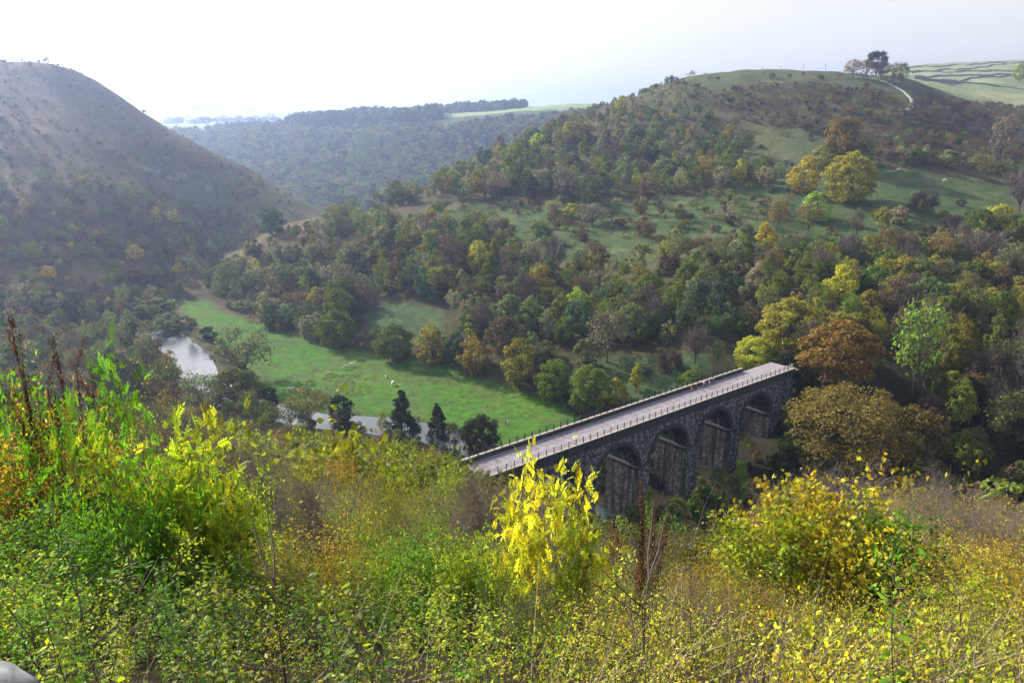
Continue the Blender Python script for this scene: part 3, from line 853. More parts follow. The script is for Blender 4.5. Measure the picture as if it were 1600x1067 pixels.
# ------------------------------------------------------------------ trees one can point at: (centre u, base v, width px, height px, kind, colour, name, label)
HERO = [
 (525, 543, 64, 66, 'round', 'olive', 'round_tree', 'broad dark olive tree at the far edge of the meadow, leftmost of the row'),
 (617, 563, 66, 64, 'round', 'olive', 'round_tree', 'wide olive tree with yellowing top, second in the row along the meadow'),
 (675, 571, 50, 72, 'round', 'ochre', 'round_tree', 'pointed olive yellow tree in the meadow row, beside the blue green one'),
 (711, 574, 38, 62, 'tall', 'blue', 'round_tree', 'slim blue green tree squeezed between two yellowing trees of the meadow row'),
 (744, 584, 52, 66, 'round', 'gold', 'round_tree', 'egg shaped golden brown tree standing alone in the meadow row'),
 (811, 606, 58, 88, 'round', 'ochre', 'round_tree', 'tall tree with orange yellow top and dark bush at its foot, by the meadow'),
 (838, 612, 34, 50, 'scrub', 'purple', 'thorn_bush', 'dark purple bush against the tall orange topped tree'),
 (866, 625, 64, 72, 'round', 'olive', 'round_tree', 'rounded pale olive tree just before the viaduct, in the meadow row'),
 (922, 642, 72, 82, 'round', 'olive', 'round_tree', 'large olive tree at the near end of the meadow row, beside the viaduct railing'),
 (962, 632, 36, 46, 'round', 'yg', 'round_tree', 'small yellow green tree leaning out behind the last meadow row tree'),
 (993, 612, 24, 46, 'tall', 'yg', 'young_tree', 'thin young tree with yellow tip behind the viaduct railing'),
 (1046, 588, 46, 56, 'scrub', 'purple', 'thorn_bush', 'rounded dark purple bush on the grass slope behind the viaduct'),
 (1120, 572, 34, 46, 'loose', 'greygreen', 'silver_tree', 'light grey green tree beside the yellow one at the far end of the viaduct'),
 (1086, 570, 40, 62, 'bare', 'brown', 'bare_tree', 'half bare brown tree behind the walkers on the viaduct'),
 (948, 566, 74, 84, 'loose', 'grey', 'silver_tree', 'silvery grey green tree with airy crown above the viaduct meadow'),
 (914, 575, 48, 56, 'bush', 'greygreen', 'round_bush', 'grey green bush at the foot of the silvery airy tree'),
 (907, 525, 54, 68, 'round', 'blue', 'round_tree', 'blue green round tree in the wood above the silvery airy tree'),
 (748, 427, 42, 56, 'round', 'yg', 'round_tree', 'yellow green round tree standing out in the wood under the terrace'),
 (772, 420, 18, 48, 'tall', 'gold', 'slim_tree', 'slim orange yellow tree right beside the yellow green round tree'),
 (881, 316, 46, 56, 'loose', 'grey', 'silver_tree', 'pale silvery tree with square crown at the upper edge of the terrace'),
 (922, 330, 36, 48, 'round', 'green', 'round_tree', 'rounded green tree on the terrace, right of the pale silvery one'),
 (846, 378, 30, 34, 'bush', 'green', 'round_bush', 'small green bush with a brown neighbour out on the lower terrace'),
 (893, 340, 36, 26, 'bush', 'yg', 'round_bush', 'yellow and red tinted low bush on the terrace below the pale silvery tree'),
 (925, 352, 70, 34, 'loose', 'grey', 'loose_thicket', 'long pale thicket across the terrace below the rounded green tree'),
 (930, 412, 46, 42, 'scrub', 'brown', 'thorn_bush', 'pointed brown bush on the green slope under the terrace'),
 (1000, 336, 24, 32, 'scrub', 'brown', 'thorn_bush', 'upright brown bush standing alone on the terrace grass'),
 (786, 382, 30, 28, 'scrub', 'olive', 'thorn_bush', 'low olive bush at the left end of the lower terrace'),
 (812, 300, 62, 84, 'round', 'olive', 'round_tree', 'tall yellow topped tree in the upper wood, over the terrace'),
 (655, 298, 44, 30, 'bush', 'green', 'round_bush', 'fresh green bushy tree at the low end of the upper wood'),
 (602, 318, 26, 28, 'bush', 'yg', 'round_bush', 'yellow green bush near the nose of the middle hill'),
 (895, 222, 40, 34, 'round', 'ochre', 'round_tree', 'ochre yellow round crown high in the upper wood below the skyline'),
 (970, 180, 22, 28, 'round', 'yg', 'round_tree', 'small yellow green crown near the skyline of the upper wood'),
 (425, 368, 52, 48, 'round', 'blue', 'round_tree', 'big dark blue green tree on the nose of the middle hill'),
 (1326, 318, 92, 86, 'round', 'yg', 'broad_tree', 'very broad bright yellow green tree in the middle of the pasture'),
 (1254, 304, 52, 62, 'round', 'yellow', 'broad_tree', 'golden yellow round tree touching the very broad yellow green one'),
 (1313, 270, 56, 96, 'spread', 'rust', 'rusty_tree', 'tall rusty crowned tree on a clear trunk above the broad yellow green tree'),
 (1340, 262, 44, 52, 'round', 'olive', 'round_tree', 'olive tree at the right shoulder of the tall rusty crowned tree'),
 (1286, 270, 40, 46, 'round', 'ochre', 'round_tree', 'ochre tree at the left foot of the tall rusty crowned tree'),
 (1275, 345, 54, 48, 'round', 'lime', 'round_tree', 'lime green tree directly below the golden yellow round tree'),
 (1195, 392, 36, 48, 'round', 'yellow', 'round_tree', 'brilliant yellow small tree above the wooded belt, left of the pasture'),
 (1155, 292, 28, 42, 'tall', 'yg', 'slim_tree', 'slim yellow green tree at the lower edge of the scrubby hill'),
 (1127, 298, 42, 42, 'loose', 'grey', 'silver_tree', 'pale half bare tree left of the slim yellow green tree'),
 (1214, 362, 46, 52, 'loose', 'ochre', 'loose_tree', 'airy ochre tree between the terrace and the lime green tree'),
 (1262, 368, 46, 52, 'loose', 'gold', 'loose_tree', 'airy pinkish gold tree right below the lime green tree'),
 (1443, 332, 46, 42, 'scrub', 'purple', 'thorn_bush', 'wide dark thorn bush in the middle of the right pasture'),
 (1501, 322, 16, 14, 'scrub', 'purple', 'thorn_bush', 'tiny round thorn bush out on the right pasture grass'),
 (1484, 362, 38, 32, 'scrub', 'purple', 'thorn_bush', 'dark purple thorn bush near the lower edge of the right pasture'),
 (1451, 368, 24, 22, 'scrub', 'purple', 'thorn_bush', 'smaller purple thorn bush left of its bigger twin low on the pasture'),
 (1378, 358, 30, 40, 'bush', 'ochre', 'round_bush', 'yellowish bush at the lower left of the right pasture'),
 (1403, 350, 34, 34, 'bush', 'grey', 'round_bush', 'grey green bush beside the yellowish one low on the right pasture'),
 (1337, 372, 32, 44, 'loose', 'grey', 'silver_tree', 'pale feathery small tree below the broad yellow green tree'),
 (1560, 268, 50, 84, 'loose', 'grey', 'silver_tree', 'tall grey feathery tree rising over the hedge at the top of the pasture'),
 (1532, 278, 44, 38, 'loose', 'ochre', 'loose_tree', 'airy ochre tree in the hedge at the foot of the tall grey feathery one'),
 (1480, 262, 44, 32, 'bush', 'greygreen', 'round_bush', 'grey green hedge tree at the top edge of the right pasture'),
 (1432, 258, 32, 30, 'bush', 'green', 'round_bush', 'green hedge tree at the top of the pasture, near the white cow'),
 (1592, 330, 56, 62, 'bare', 'brown', 'bare_tree', 'brown bare spreading tree at the right edge above the pasture fence line'),
 (1230, 548, 112, 92, 'round', 'ochre', 'broad_tree', 'large ochre and orange round tree behind the far end of the viaduct'),
 (1182, 580, 84, 64, 'round', 'yg', 'broad_tree', 'low golden green tree right against the far end of the viaduct deck'),
 (1308, 596, 128, 108, 'round', 'orange', 'broad_tree', 'big orange brown tree with dense crown right of the viaduct end'),
 (1322, 742, 216, 158, 'spread', 'rust', 'broad_tree', 'huge rusty brown tree with layered boughs beside the last arch'),
 (1425, 742, 120, 132, 'round', 'rust', 'broad_tree', 'rust and olive tree merging with the right side of the huge rusty one'),
 (1425, 620, 96, 152, 'loose', 'lime', 'lime_tree', 'tall lime green tree with loose crown right of the orange brown tree'),
 (1486, 590, 70, 112, 'round', 'ochre', 'broad_tree', 'dark gold tree right of the tall lime green tree'),
 (1497, 668, 50, 80, 'tall', 'lime', 'slim_tree', 'fresh green narrow tree deep in the shade at the right'),
 (1555, 520, 62, 78, 'round', 'olive', 'round_tree', 'olive round tree near the right edge above the dark hollow'),
 (1548, 580, 44, 90, 'tall', 'olive', 'slim_tree', 'dim olive tree below its rounder neighbour at the right edge'),
 (1216, 482, 42, 58, 'tall', 'green', 'slim_tree', 'light green upright tree in the belt above the large ochre tree'),
 (1270, 452, 70, 54, 'round', 'olive', 'round_tree', 'olive crown in the belt below the brilliant yellow tree'),
 (1310, 470, 54, 60, 'round', 'yg', 'round_tree', 'yellow green crown in the middle of the wooded belt'),
 (1365, 470, 52, 60, 'round', 'green', 'round_tree', 'green crown right of the yellow green one in the wooded belt'),
 (1320, 520, 70, 40, 'spread', 'ochre', 'spreading_tree', 'flat topped ochre tree above the big orange brown tree'),
 (1395, 500, 56, 70, 'loose', 'brown', 'loose_tree', 'thin brownish tree above the tall lime green tree'),
 (1468, 420, 60, 56, 'loose', 'orange', 'loose_tree', 'orange tinted airy tree in the upper right of the wooded belt'),
 (1535, 430, 60, 70, 'bare', 'brown', 'bare_tree', 'stand of thin bare brown stems at the right, one crown'),
 (382, 592, 112, 84, 'loose', 'greygreen', 'willow_tree', 'wide grey willow between the bright pool and the meadow'),
 (372, 634, 104, 66, 'round', 'olive', 'willow_tree', 'olive yellow willow below the wide grey one by the river'),
 (318, 648, 84, 66, 'loose', 'greygreen', 'willow_tree', 'pale grey willow leaning over the lower end of the bright pool'),
 (455, 668, 60, 44, 'loose', 'olive', 'willow_tree', 'small olive willow at the left end of the white river strip'),
 (264, 516, 62, 32, 'bush', 'greygreen', 'round_bush', 'rounded grey green bush on the bank above the bright pool'),
 (244, 492, 64, 32, 'bush', 'greygreen', 'round_bush', 'grey green bush mound left of the narrow top of the meadow'),
 (328, 530, 36, 24, 'bush', 'dark', 'round_bush', 'dark low bush at the right bank of the bright pool'),
 (300, 526, 22, 32, 'loose', 'dark', 'loose_tree', 'small dark tree on the spit behind the bright pool'),
 (628, 682, 68, 78, 'cone', 'dark', 'alder_tree', 'dark pointed alder on the river bank in front of the meadow'),
 (684, 684, 46, 58, 'cone', 'dark', 'alder_tree', 'thin topped dark alder right of the pointed one'),
 (752, 710, 72, 76, 'round', 'dark', 'alder_tree', 'dark round headed alder at the near end of the viaduct railing'),
 (535, 664, 44, 58, 'round', 'dark', 'alder_tree', 'dark olive tree by the river left of the white water'),
 (484, 664, 84, 66, 'loose', 'ochre', 'willow_tree', 'thin yellowish willow with bare leaning boughs by the river'),
 (420, 640, 40, 44, 'bush', 'dark', 'round_bush', 'dark bush at the foot of the olive yellow willow'),
 (712, 704, 36, 46, 'loose', 'dark', 'loose_tree', 'thin dark tree between two alders by the river bend'),
 (1368, 119, 42, 42, 'spread', 'dark', 'crown_tree', 'lone dark spreading tree on the skyline above the birch grove'),
 (1332, 121, 32, 28, 'loose', 'ochre', 'birch_tree', 'leftmost ochre birch of the grove under the skyline tree'),
 (1354, 123, 26, 28, 'loose', 'ochre', 'birch_tree', 'pale ochre birch in the grove, left of centre'),
 (1376, 126, 26, 28, 'bare', 'brown', 'birch_tree', 'pale bare birch in the grove, right under the skyline tree'),
 (1394, 130, 24, 30, 'loose', 'ochre', 'birch_tree', 'ochre birch in the grove just right of the skyline tree'),
 (1409, 133, 24, 34, 'loose', 'olive', 'birch_tree', 'olive tree at the right end of the skyline grove'),
 (430, 205, 0, 0, None, None, None, None),
 (378, 202, 20, 12, 'round', 'dark', 'field_tree', 'left one of two dark tree clumps on the distant pale fields'),
 (402, 202, 24, 14, 'round', 'dark', 'field_tree', 'right one of two dark tree clumps on the distant pale fields'),
 (1592, 128, 26, 30, 'round', 'yg', 'round_tree', 'yellow tree at the right edge against the walled fields'),
 (1232, 584, 60, 46, 'bush', 'dark', 'round_bush', 'dark bush closing off the far end of the viaduct deck'),
 (1205, 572, 44, 30, 'bush', 'olive', 'round_bush', 'low olive bush on the verge where the viaduct deck ends'),
 (1252, 612, 50, 52, 'bush', 'dark', 'round_bush', 'dark bush under the pale barrier at the squared viaduct end'),
 (1130, 784, 62, 62, 'loose', 'green', 'young_tree', 'fresh green young tree in front of the third arch pier'),
 (1100, 800, 54, 60, 'bush', 'green', 'round_bush', 'green bush at the foot of the third arch'),
 (1153, 782, 30, 72, 'tall', 'lime', 'young_tree', 'bright lime green sapling in front of the last tall pier'),
 (985, 822, 60, 60, 'bush', 'olive', 'round_bush', 'olive bush at the foot of the first visible arch'),
 (1013, 800, 14, 56, 'tall', 'lime', 'creeper_bush', 'narrow light green growth climbing the pier between the first two arches'),
]
hero_px = []
for (u, v, wp, hp, kind, col, nm, lab) in HERO:
    if kind is None: continue
    near = 120 if v > 600 else (200 if v > 160 else 400)
    if nm == 'broad_tree' and v > 700: near = 100
    x, y, z = at(u, v, near)
    if lab.startswith('fresh green young') or 'third arch' in lab or 'tall pier' in lab or 'visible arch' in lab or 'climbing' in lab:
        y = {1130: 160, 1100: 158, 1153: 164, 985: 146, 1013: 150.0}[u]; dx, fy, fz = ray(u, v); x = dx * y / fy; z = float(height(x, y))
    if 'huge rusty' in lab: y = 172; 
    if 'rust and olive' in lab: y = 168
    if v > 700 and u > 1200:
        dx, fy, fz = ray(u, v); x = dx * y / fy; z = y * fz / fy; z = min(z, float(height(x, y)))
    _, _, dep = proj(x, y, z)
    sc = dep / F
    # keep the crown top where the photograph shows it if the ground lies lower or higher
    vb = float(proj(x, y, z)[1])
    hh = max(hp + (vb - v), hp * .5) * sc / math.cos(R(10))
    if 'row' in lab: wp *= 1.14; hp *= 1.1
    if wp > 150: kind = 'spreadbig'
    elif wp > 62 and kind == 'round': kind = 'roundbig'
    plant(kind, col, x, y, wp * sc, hh, nm, lab, 'bush' if ('bush' in nm or 'thicket' in nm) else 'tree',
          'trees along the far edge of the meadow' if 'meadow row' in lab else None, z=z, sink=.1)
    hero_px.append((u, v - hp / 2, wp, hp, x, y, lab))

# ------------------------------------------------------------------ woods and scrub scattered over the slopes
REG = [  # name, polygon of bases, spacing, (h range), {kind: weight}, {colour: weight}, phrase, chance, zone Y
 ('mid', [(315, 452), (350, 420), (430, 376), (540, 348), (620, 352), (700, 352), (790, 378), (830, 412), (960, 432), (1060, 400), (1150, 392), (1240, 405), (1240, 500), (1150, 540), (1050, 540), (960, 545), (880, 552), (840, 580), (760, 560), (720, 540), (700, 480), (600, 480), (560, 500), (500, 535), (400, 510), (340, 478)],
  7.0, (8, 13), {'round': 5, 'tall': 3, 'loose': 3, 'scrub': 1, 'bare': 1}, {'greygreen': 6, 'blue': 3, 'olive': 4, 'grey': 3, 'brown': 1.2, 'purple': 1, 'ochre': 1.2, 'yg': .8}, 'in the wood above the meadow', .93, (240, 480)),
 ('up', [(520, 335), (640, 322), (700, 318), (860, 312), (950, 308), (1060, 308), (1180, 298), (1245, 290), (1240, 266), (1185, 258), (1150, 200), (1060, 150), (1040, 125), (960, 160), (900, 180), (830, 215), (740, 260), (640, 300)],
  8.2, (8, 13), {'round': 5, 'tall': 3, 'loose': 3, 'scrub': 2}, {'greygreen': 7, 'blue': 2, 'olive': 5, 'ochre': 2, 'brown': 1.5, 'purple': 1.5, 'grey': 3, 'yg': .4}, 'in the upper wood on the middle hill', .93, (400, 760)),
 ('crest', [(1040, 122), (1120, 146), (1200, 134), (1300, 134), (1395, 150), (1412, 178), (1440, 150), (1620, 175), (1620, 272), (1500, 262), (1370, 262), (1290, 240), (1180, 195), (1080, 160)],
  4.6, (2.4, 5.4), {'scrub': 6, 'bush': 2, 'bare': 1, 'loose': 1}, {'purple': 6, 'brown': 3, 'greygreen': 2, 'rust': .6, 'olive': 1}, 'on the scrubby hill below the skyline', .85, (400, 800)),
 ('belt', [(1240, 405), (1400, 405), (1500, 385), (1620, 370), (1620, 700), (1480, 660), (1400, 560), (1250, 560), (1160, 560), (1240, 500)],
  6.4, (8, 13), {'round': 5, 'tall': 2, 'loose': 3, 'bare': 2}, {'olive': 6, 'green': 2, 'ochre': 3, 'gold': 1, 'brown': 2, 'yg': 2, 'orange': .3, 'greygreen': 3}, 'in the wooded belt right of the viaduct', .92, (195, 360)),
 ('nearbank', [(150, 570), (262, 545), (280, 610), (335, 650), (430, 668), (440, 720), (150, 720)],
  5.5, (5, 8.5), {'loose': 5, 'round': 2, 'bare': 2}, {'greygreen': 4, 'brown': 3, 'olive': 3, 'ochre': 2}, 'on the near river bank at the left', .9, (150, 290)),
 ('bank', [(440, 655), (600, 672), (720, 705), (760, 735), (700, 740), (440, 720)],
  5.0, (3, 6.8), {'loose': 4, 'bush': 3, 'bare': 2}, {'dark': 3, 'brown': 3, 'olive': 3}, 'on the near river bank below the meadow', .86, (140, 240)),
 ('hollow', [(1430, 640), (1620, 600), (1620, 900), (1400, 900)],
  7.0, (8, 13), {'round': 5, 'tall': 2, 'loose': 2}, {'olive': 3, 'dark': 5, 'brown': 2}, 'down in the dark hollow at the right', .85, (90, 230)),
 ('under', [(880, 690), (1150, 600), (1270, 600), (1480, 740), (1480, 900), (860, 900)],
  4.4, (4, 8), {'round': 4, 'tall': 2, 'loose': 3, 'bush': 3}, {'dark': 4, 'olive': 4, 'brown': 3, 'green': 1}, 'in the valley under the viaduct', .93, (105, 232)),
 ('hedge', [(1380, 248), (1480, 262), (1620, 285), (1620, 262), (1480, 245), (1380, 235)],
  5.0, (4, 7), {'loose': 3, 'bush': 3, 'round': 2, 'scrub': 2}, {'grey': 3, 'greygreen': 3, 'brown': 2, 'olive': 2}, 'in the hedge at the top of the right pasture', .8, (400, 520)),
 ('terrace', [(600, 345), (700, 325), (900, 318), (1230, 310), (1250, 395), (1100, 392), (960, 420), (860, 400), (780, 362)],
  8.5, (2.5, 5.5), {'scrub': 5, 'bush': 3, 'loose': 1}, {'purple': 3, 'brown': 3, 'olive': 2, 'grey': 2}, 'scattered on the terrace grass', .85, (300, 480)),
 ('banda', [(760, 322), (1060, 300), (1240, 296), (1250, 316), (1060, 318), (800, 338)],
  6.5, (3, 6.5), {'scrub': 4, 'bush': 4, 'loose': 2, 'round': 1}, {'purple': 3, 'brown': 3, 'greygreen': 3, 'grey': 2, 'olive': 2}, 'in the hedge along the top of the terrace', .85, (380, 520)),
 ('bandb', [(780, 352), (960, 340), (1240, 326), (1250, 340), (960, 364), (790, 378)],
  7, (2.5, 5.5), {'scrub': 5, 'bush': 3, 'loose': 2}, {'purple': 4, 'brown': 3, 'grey': 2, 'olive': 2}, 'in the broken hedge along the middle of the terrace', .85, (340, 480)),
 ('pasture', [(1300, 340), (1620, 330), (1620, 400), (1400, 425), (1260, 400)],
  10, (2.5, 5), {'scrub': 5, 'bush': 2, 'bare': 1}, {'purple': 4, 'brown': 3, 'olive': 2}, 'on the lower part of the right pasture', .7, (250, 420)),
 ('slope', [(940, 545), (1150, 540), (1160, 570), (1040, 580), (940, 600)],
  10, (4, 7), {'loose': 3, 'bush': 3, 'scrub': 2}, {'grey': 3, 'brown': 3, 'olive': 2}, 'on the grass slope behind the viaduct', .45, (205, 330)),
 ('glade', [(1150, 205), (1290, 215), (1280, 265), (1170, 275)], 12, (2, 4), {'scrub': 4, 'bush': 2}, {'brown': 3, 'purple': 3}, 'in the grassy glade of the middle hill', .3, (430, 700)),
 ('brow', [(1060, 118), (1420, 112), (1430, 150), (1290, 150), (1150, 160)], 10, (2.2, 5), {'scrub': 5, 'bush': 1}, {'purple': 4, 'brown': 2, 'dark': 1}, 'along the grassy brow on the skyline', .6, (600, 730)),
 ('edge', [(380, 505), (500, 540), (600, 560), (720, 572), (860, 606), (900, 612), (890, 596), (760, 556), (600, 540), (500, 520), (380, 485)],
  5.5, (2.5, 4.5), {'scrub': 6, 'bush': 2}, {'purple': 5, 'brown': 3, 'olive': 2}, 'at the foot of the wood along the meadow edge', .5, (230, 380)),
 ('lefthigh', [(-60, 180), (90, 190), (170, 215), (240, 225), (330, 250), (470, 320), (400, 325), (330, 300), (240, 300), (130, 290), (-60, 300)],
  6.2, (2.5, 7), {'scrub': 4, 'bush': 4, 'round': 2}, {'olive': 2, 'brown': 3, 'greygreen': 2, 'purple': 5, 'ochre': .7}, 'high on the left hill', .75, (440, 680)),
 ('lefttop', [(-60, 92), (80, 98), (130, 116), (240, 187), (300, 222), (400, 270), (470, 318), (330, 262), (170, 225), (90, 200), (-60, 190)],
  5.6, (1.3, 3.6), {'scrub': 5, 'bush': 3}, {'purple': 4, 'brown': 3, 'olive': 3}, 'on the bare upper left hill', .86, (470, 680)),
 ('leftlow', [(-60, 290), (130, 285), (240, 300), (330, 330), (440, 350), (350, 400), (320, 440), (270, 470), (250, 500), (-60, 520)],
  6.6, (5, 9), {'round': 5, 'loose': 3, 'bush': 3, 'scrub': 2}, {'olive': 4, 'greygreen': 4, 'brown': 4, 'ochre': 1, 'gold': .5, 'purple': 4}, 'on the lower slope of the left hill', .92, (330, 600)),
 ('leftbank', [(-60, 470), (240, 470), (262, 500), (235, 530), (255, 600), (-60, 720)],
  6.6, (7, 11), {'round': 3, 'loose': 5, 'bare': 2}, {'greygreen': 5, 'brown': 3, 'grey': 3, 'olive': 2, 'dark': 1}, 'in the riverside wood at the left', .92, (210, 380)),
]
P_NOMEADOW = [(285, 474), (335, 470), (350, 490), (430, 520), (560, 553), (720, 582), (860, 622), (900, 652), (840, 690), (700, 690), (560, 656), (440, 640), (370, 580), (330, 520)]
def pick(d, r):
    k = list(d); p = np.array([d[i] for i in k], float); return k[r.choice(len(k), p=p / p.sum())]
def sees(x, y, z, n=70):
    """vectorised: is the point seen over the bare ground?"""
    t = np.linspace(.12, .985, n)[None, :]
    g = height(x[:, None] * t, y[:, None] * t)
    return ((g - z[:, None] * t) < 1.0).all(1)

gr = np.random.default_rng(2024)
cand = []
hx = np.array([h[4] for h in hero_px]); hy = np.array([h[5] for h in hero_px]); hu = np.array([h[0] for h in hero_px]); hv = np.array([h[1] for h in hero_px]); hw = np.array([h[2] for h in hero_px])
for (rn, poly, sp, hr, kinds, cols, phrase, chance, (ya, yb)) in REG:
    pu = [p[0] for p in poly]
    xa = min((u - 800) / F * q_ for u in pu for q_ in (ya, yb)) * 1.08 - 25; xb = max((u - 800) / F * q_ for u in pu for q_ in (ya, yb)) * 1.08 + 25
    gx, gy = np.meshgrid(np.arange(xa, xb, sp), np.arange(ya, yb, sp), indexing='ij')
    x = (gx + gr.uniform(-.48, .48, gx.shape) * sp).ravel(); y = (gy + gr.uniform(-.48, .48, gx.shape) * sp).ravel()
    z = height(x, y)
    u, v, dep = proj(x, y, z)
    ok = inside(poly, u, v) & (gr.random(len(x)) < chance + .35 * fbm(x / 40 + 5, y / 40) * (chance < .8))
    ok &= ~(inside(P_NOMEADOW, u, v) & (z < -84.3)) & (river_dist(x, y) > 2.0)
    if rn in ('mid', 'leftlow', 'up'):
        ok &= ~inside(P_GLADE2, u, v)
    if rn in ('up', 'crest'): ok &= ~inside(P_GLADE1, u, v)
    # keep off the viaduct and the heroes' own ground
    lx = (x - VO.x) * _e.x + (y - VO.y) * _e.y; ly = -(x - VO.x) * _e.y + (y - VO.y) * _e.x
    mg = 1.3 if rn == 'under' else 4
    foot = (lx > X0 - 3) & (lx < X1 + 16) & (ly > -mg) & (ly < WID + mg)
    if rn == 'under': foot &= ~((np.abs(lx[:, None] - np.array(ARC)[None]).min(1) < 4.6))
    ok &= ~foot
    x, y, z, u, v, dep = [q_[ok] for q_ in (x, y, z, u, v, dep)]
    h = gr.uniform(hr[0], hr[1], len(x)) * (1 + .35 * fbm(x / 25, y / 25))
    h *= np.exp(gr.normal(0, .16, len(x)))
    if rn == 'up': h *= np.clip((v - 110) / 130, .4, 1)
    vis = sees(x, y, z + h)
    for i in np.nonzero(vis & (u > -80) & (u < 1690))[0]:
        kind = pick(kinds, gr); col = pick(cols, gr)
        if kind == 'scrub' and col not in ('purple', 'brown', 'rust', 'olive', 'dark', 'grey'): col = 'brown'
        hh = h[i] * (.62 if kind in ('scrub', 'bush') and hr[1] > 6 else 1)
        if rn == 'under' and -1.3 < (y[i] - VO.y) * _e.x - (x[i] - VO.x) * _e.y < WID + 1.3: hh = gr.uniform(1.2, 2.6)
        elif rn == 'under' and u[i] < 1215 and (y[i] - VO.y) * _e.x - (x[i] - VO.x) * _e.y < 0:
            vt_ = 772 + 14 * math.sin(x[i]); dx_, fy_, fz_ = ray(u[i], vt_); hh = min(hh, fz_ * y[i] / fy_ - z[i]) if v[i] > 790 or u[i] < 1150 else gr.uniform(1.6, 3.4)
            if hh < 1.5: continue
        if rn == 'terrace' and u[i] > 900 and gr.random() < .2: continue
        ww = hh * {'round': .85, 'tall': .62, 'loose': .8, 'bare': .75, 'scrub': 1.35, 'bush': 1.15, 'cone': .6}[kind] * gr.uniform(.85, 1.2)
        ph = hh * F / dep[i]
        # do not cover a hero: in front of it, overlapping its box
        cov = (np.abs(hu - u[i]) < hw * .45) & (hv + 0 > v[i] - ph) & (hv < v[i]) & (hy > y[i] + 1)
        near = np.hypot(hx - x[i], hy - y[i]) < 3.2
        if cov.any() or near.any(): continue
        cand.append([rn, kind, col, float(x[i]), float(y[i]), float(z[i]), ww, hh, float(u[i]), float(v[i]), ph, phrase])
print('candidates', len(cand))
import collections
print(collections.Counter(c[0] for c in cand))
SIZEW = lambda s: 'tall' if s > 8.5 else ('small' if s < 4 else 'middling')
isbush = lambda c: c[1] in ('scrub', 'bush')
trees_ = sorted([c for c in cand if not isbush(c) and -20 < c[8] < 1620], key=lambda c: -c[10] * c[6] / c[7] * (1 if c[9] - c[10] < 690 else .01))
bushes_ = sorted([c for c in cand if isbush(c) and -20 < c[8] < 1620], key=lambda c: -c[10])
NT, NB = 205, 150
indiv = trees_[:NT] + bushes_[:NB]
ids = set(id(c) for c in indiv)
LM = [(h[0], h[1], h[6]) for h in hero_px]
SHORT = {}
def shorten(lab):
    wds = lab.replace(',', '').split()
    out = []
    for w_ in wds:
        if w_ in ('at', 'in', 'on', 'with', 'standing', 'by', 'above', 'below', 'beside', 'behind', 'under', 'between', 'near', 'right', 'left', 'touching', 'deep', 'squeezed', 'just', 'along', 'out', 'rising', 'against', 'across', 'down', 'high', 'second', 'leaning', 'directly', 'low', 'over', 'merging', 'climbing'): break
        out.append(w_)
    return ' '.join(out[:5])
for h in hero_px: SHORT.setdefault(shorten(h[6]), []).append(h)
uniq_lm = [(k_, v_[0]) for k_, v_ in SHORT.items() if len(v_) == 1 and len(k_.split()) >= 3]
used = {}
def auto_label(c):
    rn, kind, col, x, y, z, ww, hh, u, v, ph, phrase = c
    noun = {'round': 'leafy tree', 'tall': 'upright tree', 'loose': 'airy tree', 'bare': 'bare twiggy tree', 'scrub': 'thorn bush', 'bush': 'round bush', 'cone': 'pointed tree'}[kind]
    cw = COL[col][1]
    base = f"{cw} {noun}" if kind != 'bare' else noun
    vm = v - ph / 2
    ls = sorted(uniq_lm, key=lambda L_: (L_[1][0] - u) ** 2 + 1.5 * (L_[1][1] - vm) ** 2)
    for step in range(4):
        for k_, L_ in ls[:5]:
            du, dv = u - L_[0], vm - L_[1]
            if abs(du) > 2.2 * abs(dv): d_ = 'right of' if du > 0 else 'left of'
            elif abs(dv) > 2.2 * abs(du): d_ = 'below' if dv > 0 else 'above'
            else: d_ = ('lower' if dv > 0 else 'higher') + (' right of' if du > 0 else ' left of')
            dist_ = math.hypot(du, dv)
            q_ = 'close ' if dist_ < 45 else ('' if dist_ < 110 else 'well ')
            ex = ['', SIZEW(hh) + ' ', 'slender ' if ww < hh * .75 else 'wide ', ''][step]
            lab = f"{ex}{base} {q_}{d_} the {k_}"
            if len(lab.split()) <= 16 and lab not in used:
                used[lab] = 1; return lab, None
    return f"{base} {phrase}", phrase
for c in indiv:
    rn, kind, col, x, y, z, ww, hh, u, v, ph, phrase = c
    lab, gp = auto_label(c)
    nm = {'round': 'leafy_tree', 'tall': 'upright_tree', 'loose': 'airy_tree', 'bare': 'bare_tree', 'scrub': 'thorn_bush', 'bush': 'round_bush'}[kind]
    plant(kind, col, x, y, ww, hh, nm, lab, 'bush' if isbush(c) else 'tree', ('bushes ' if isbush(c) else 'trees ') + phrase, z=z, sink=.15)

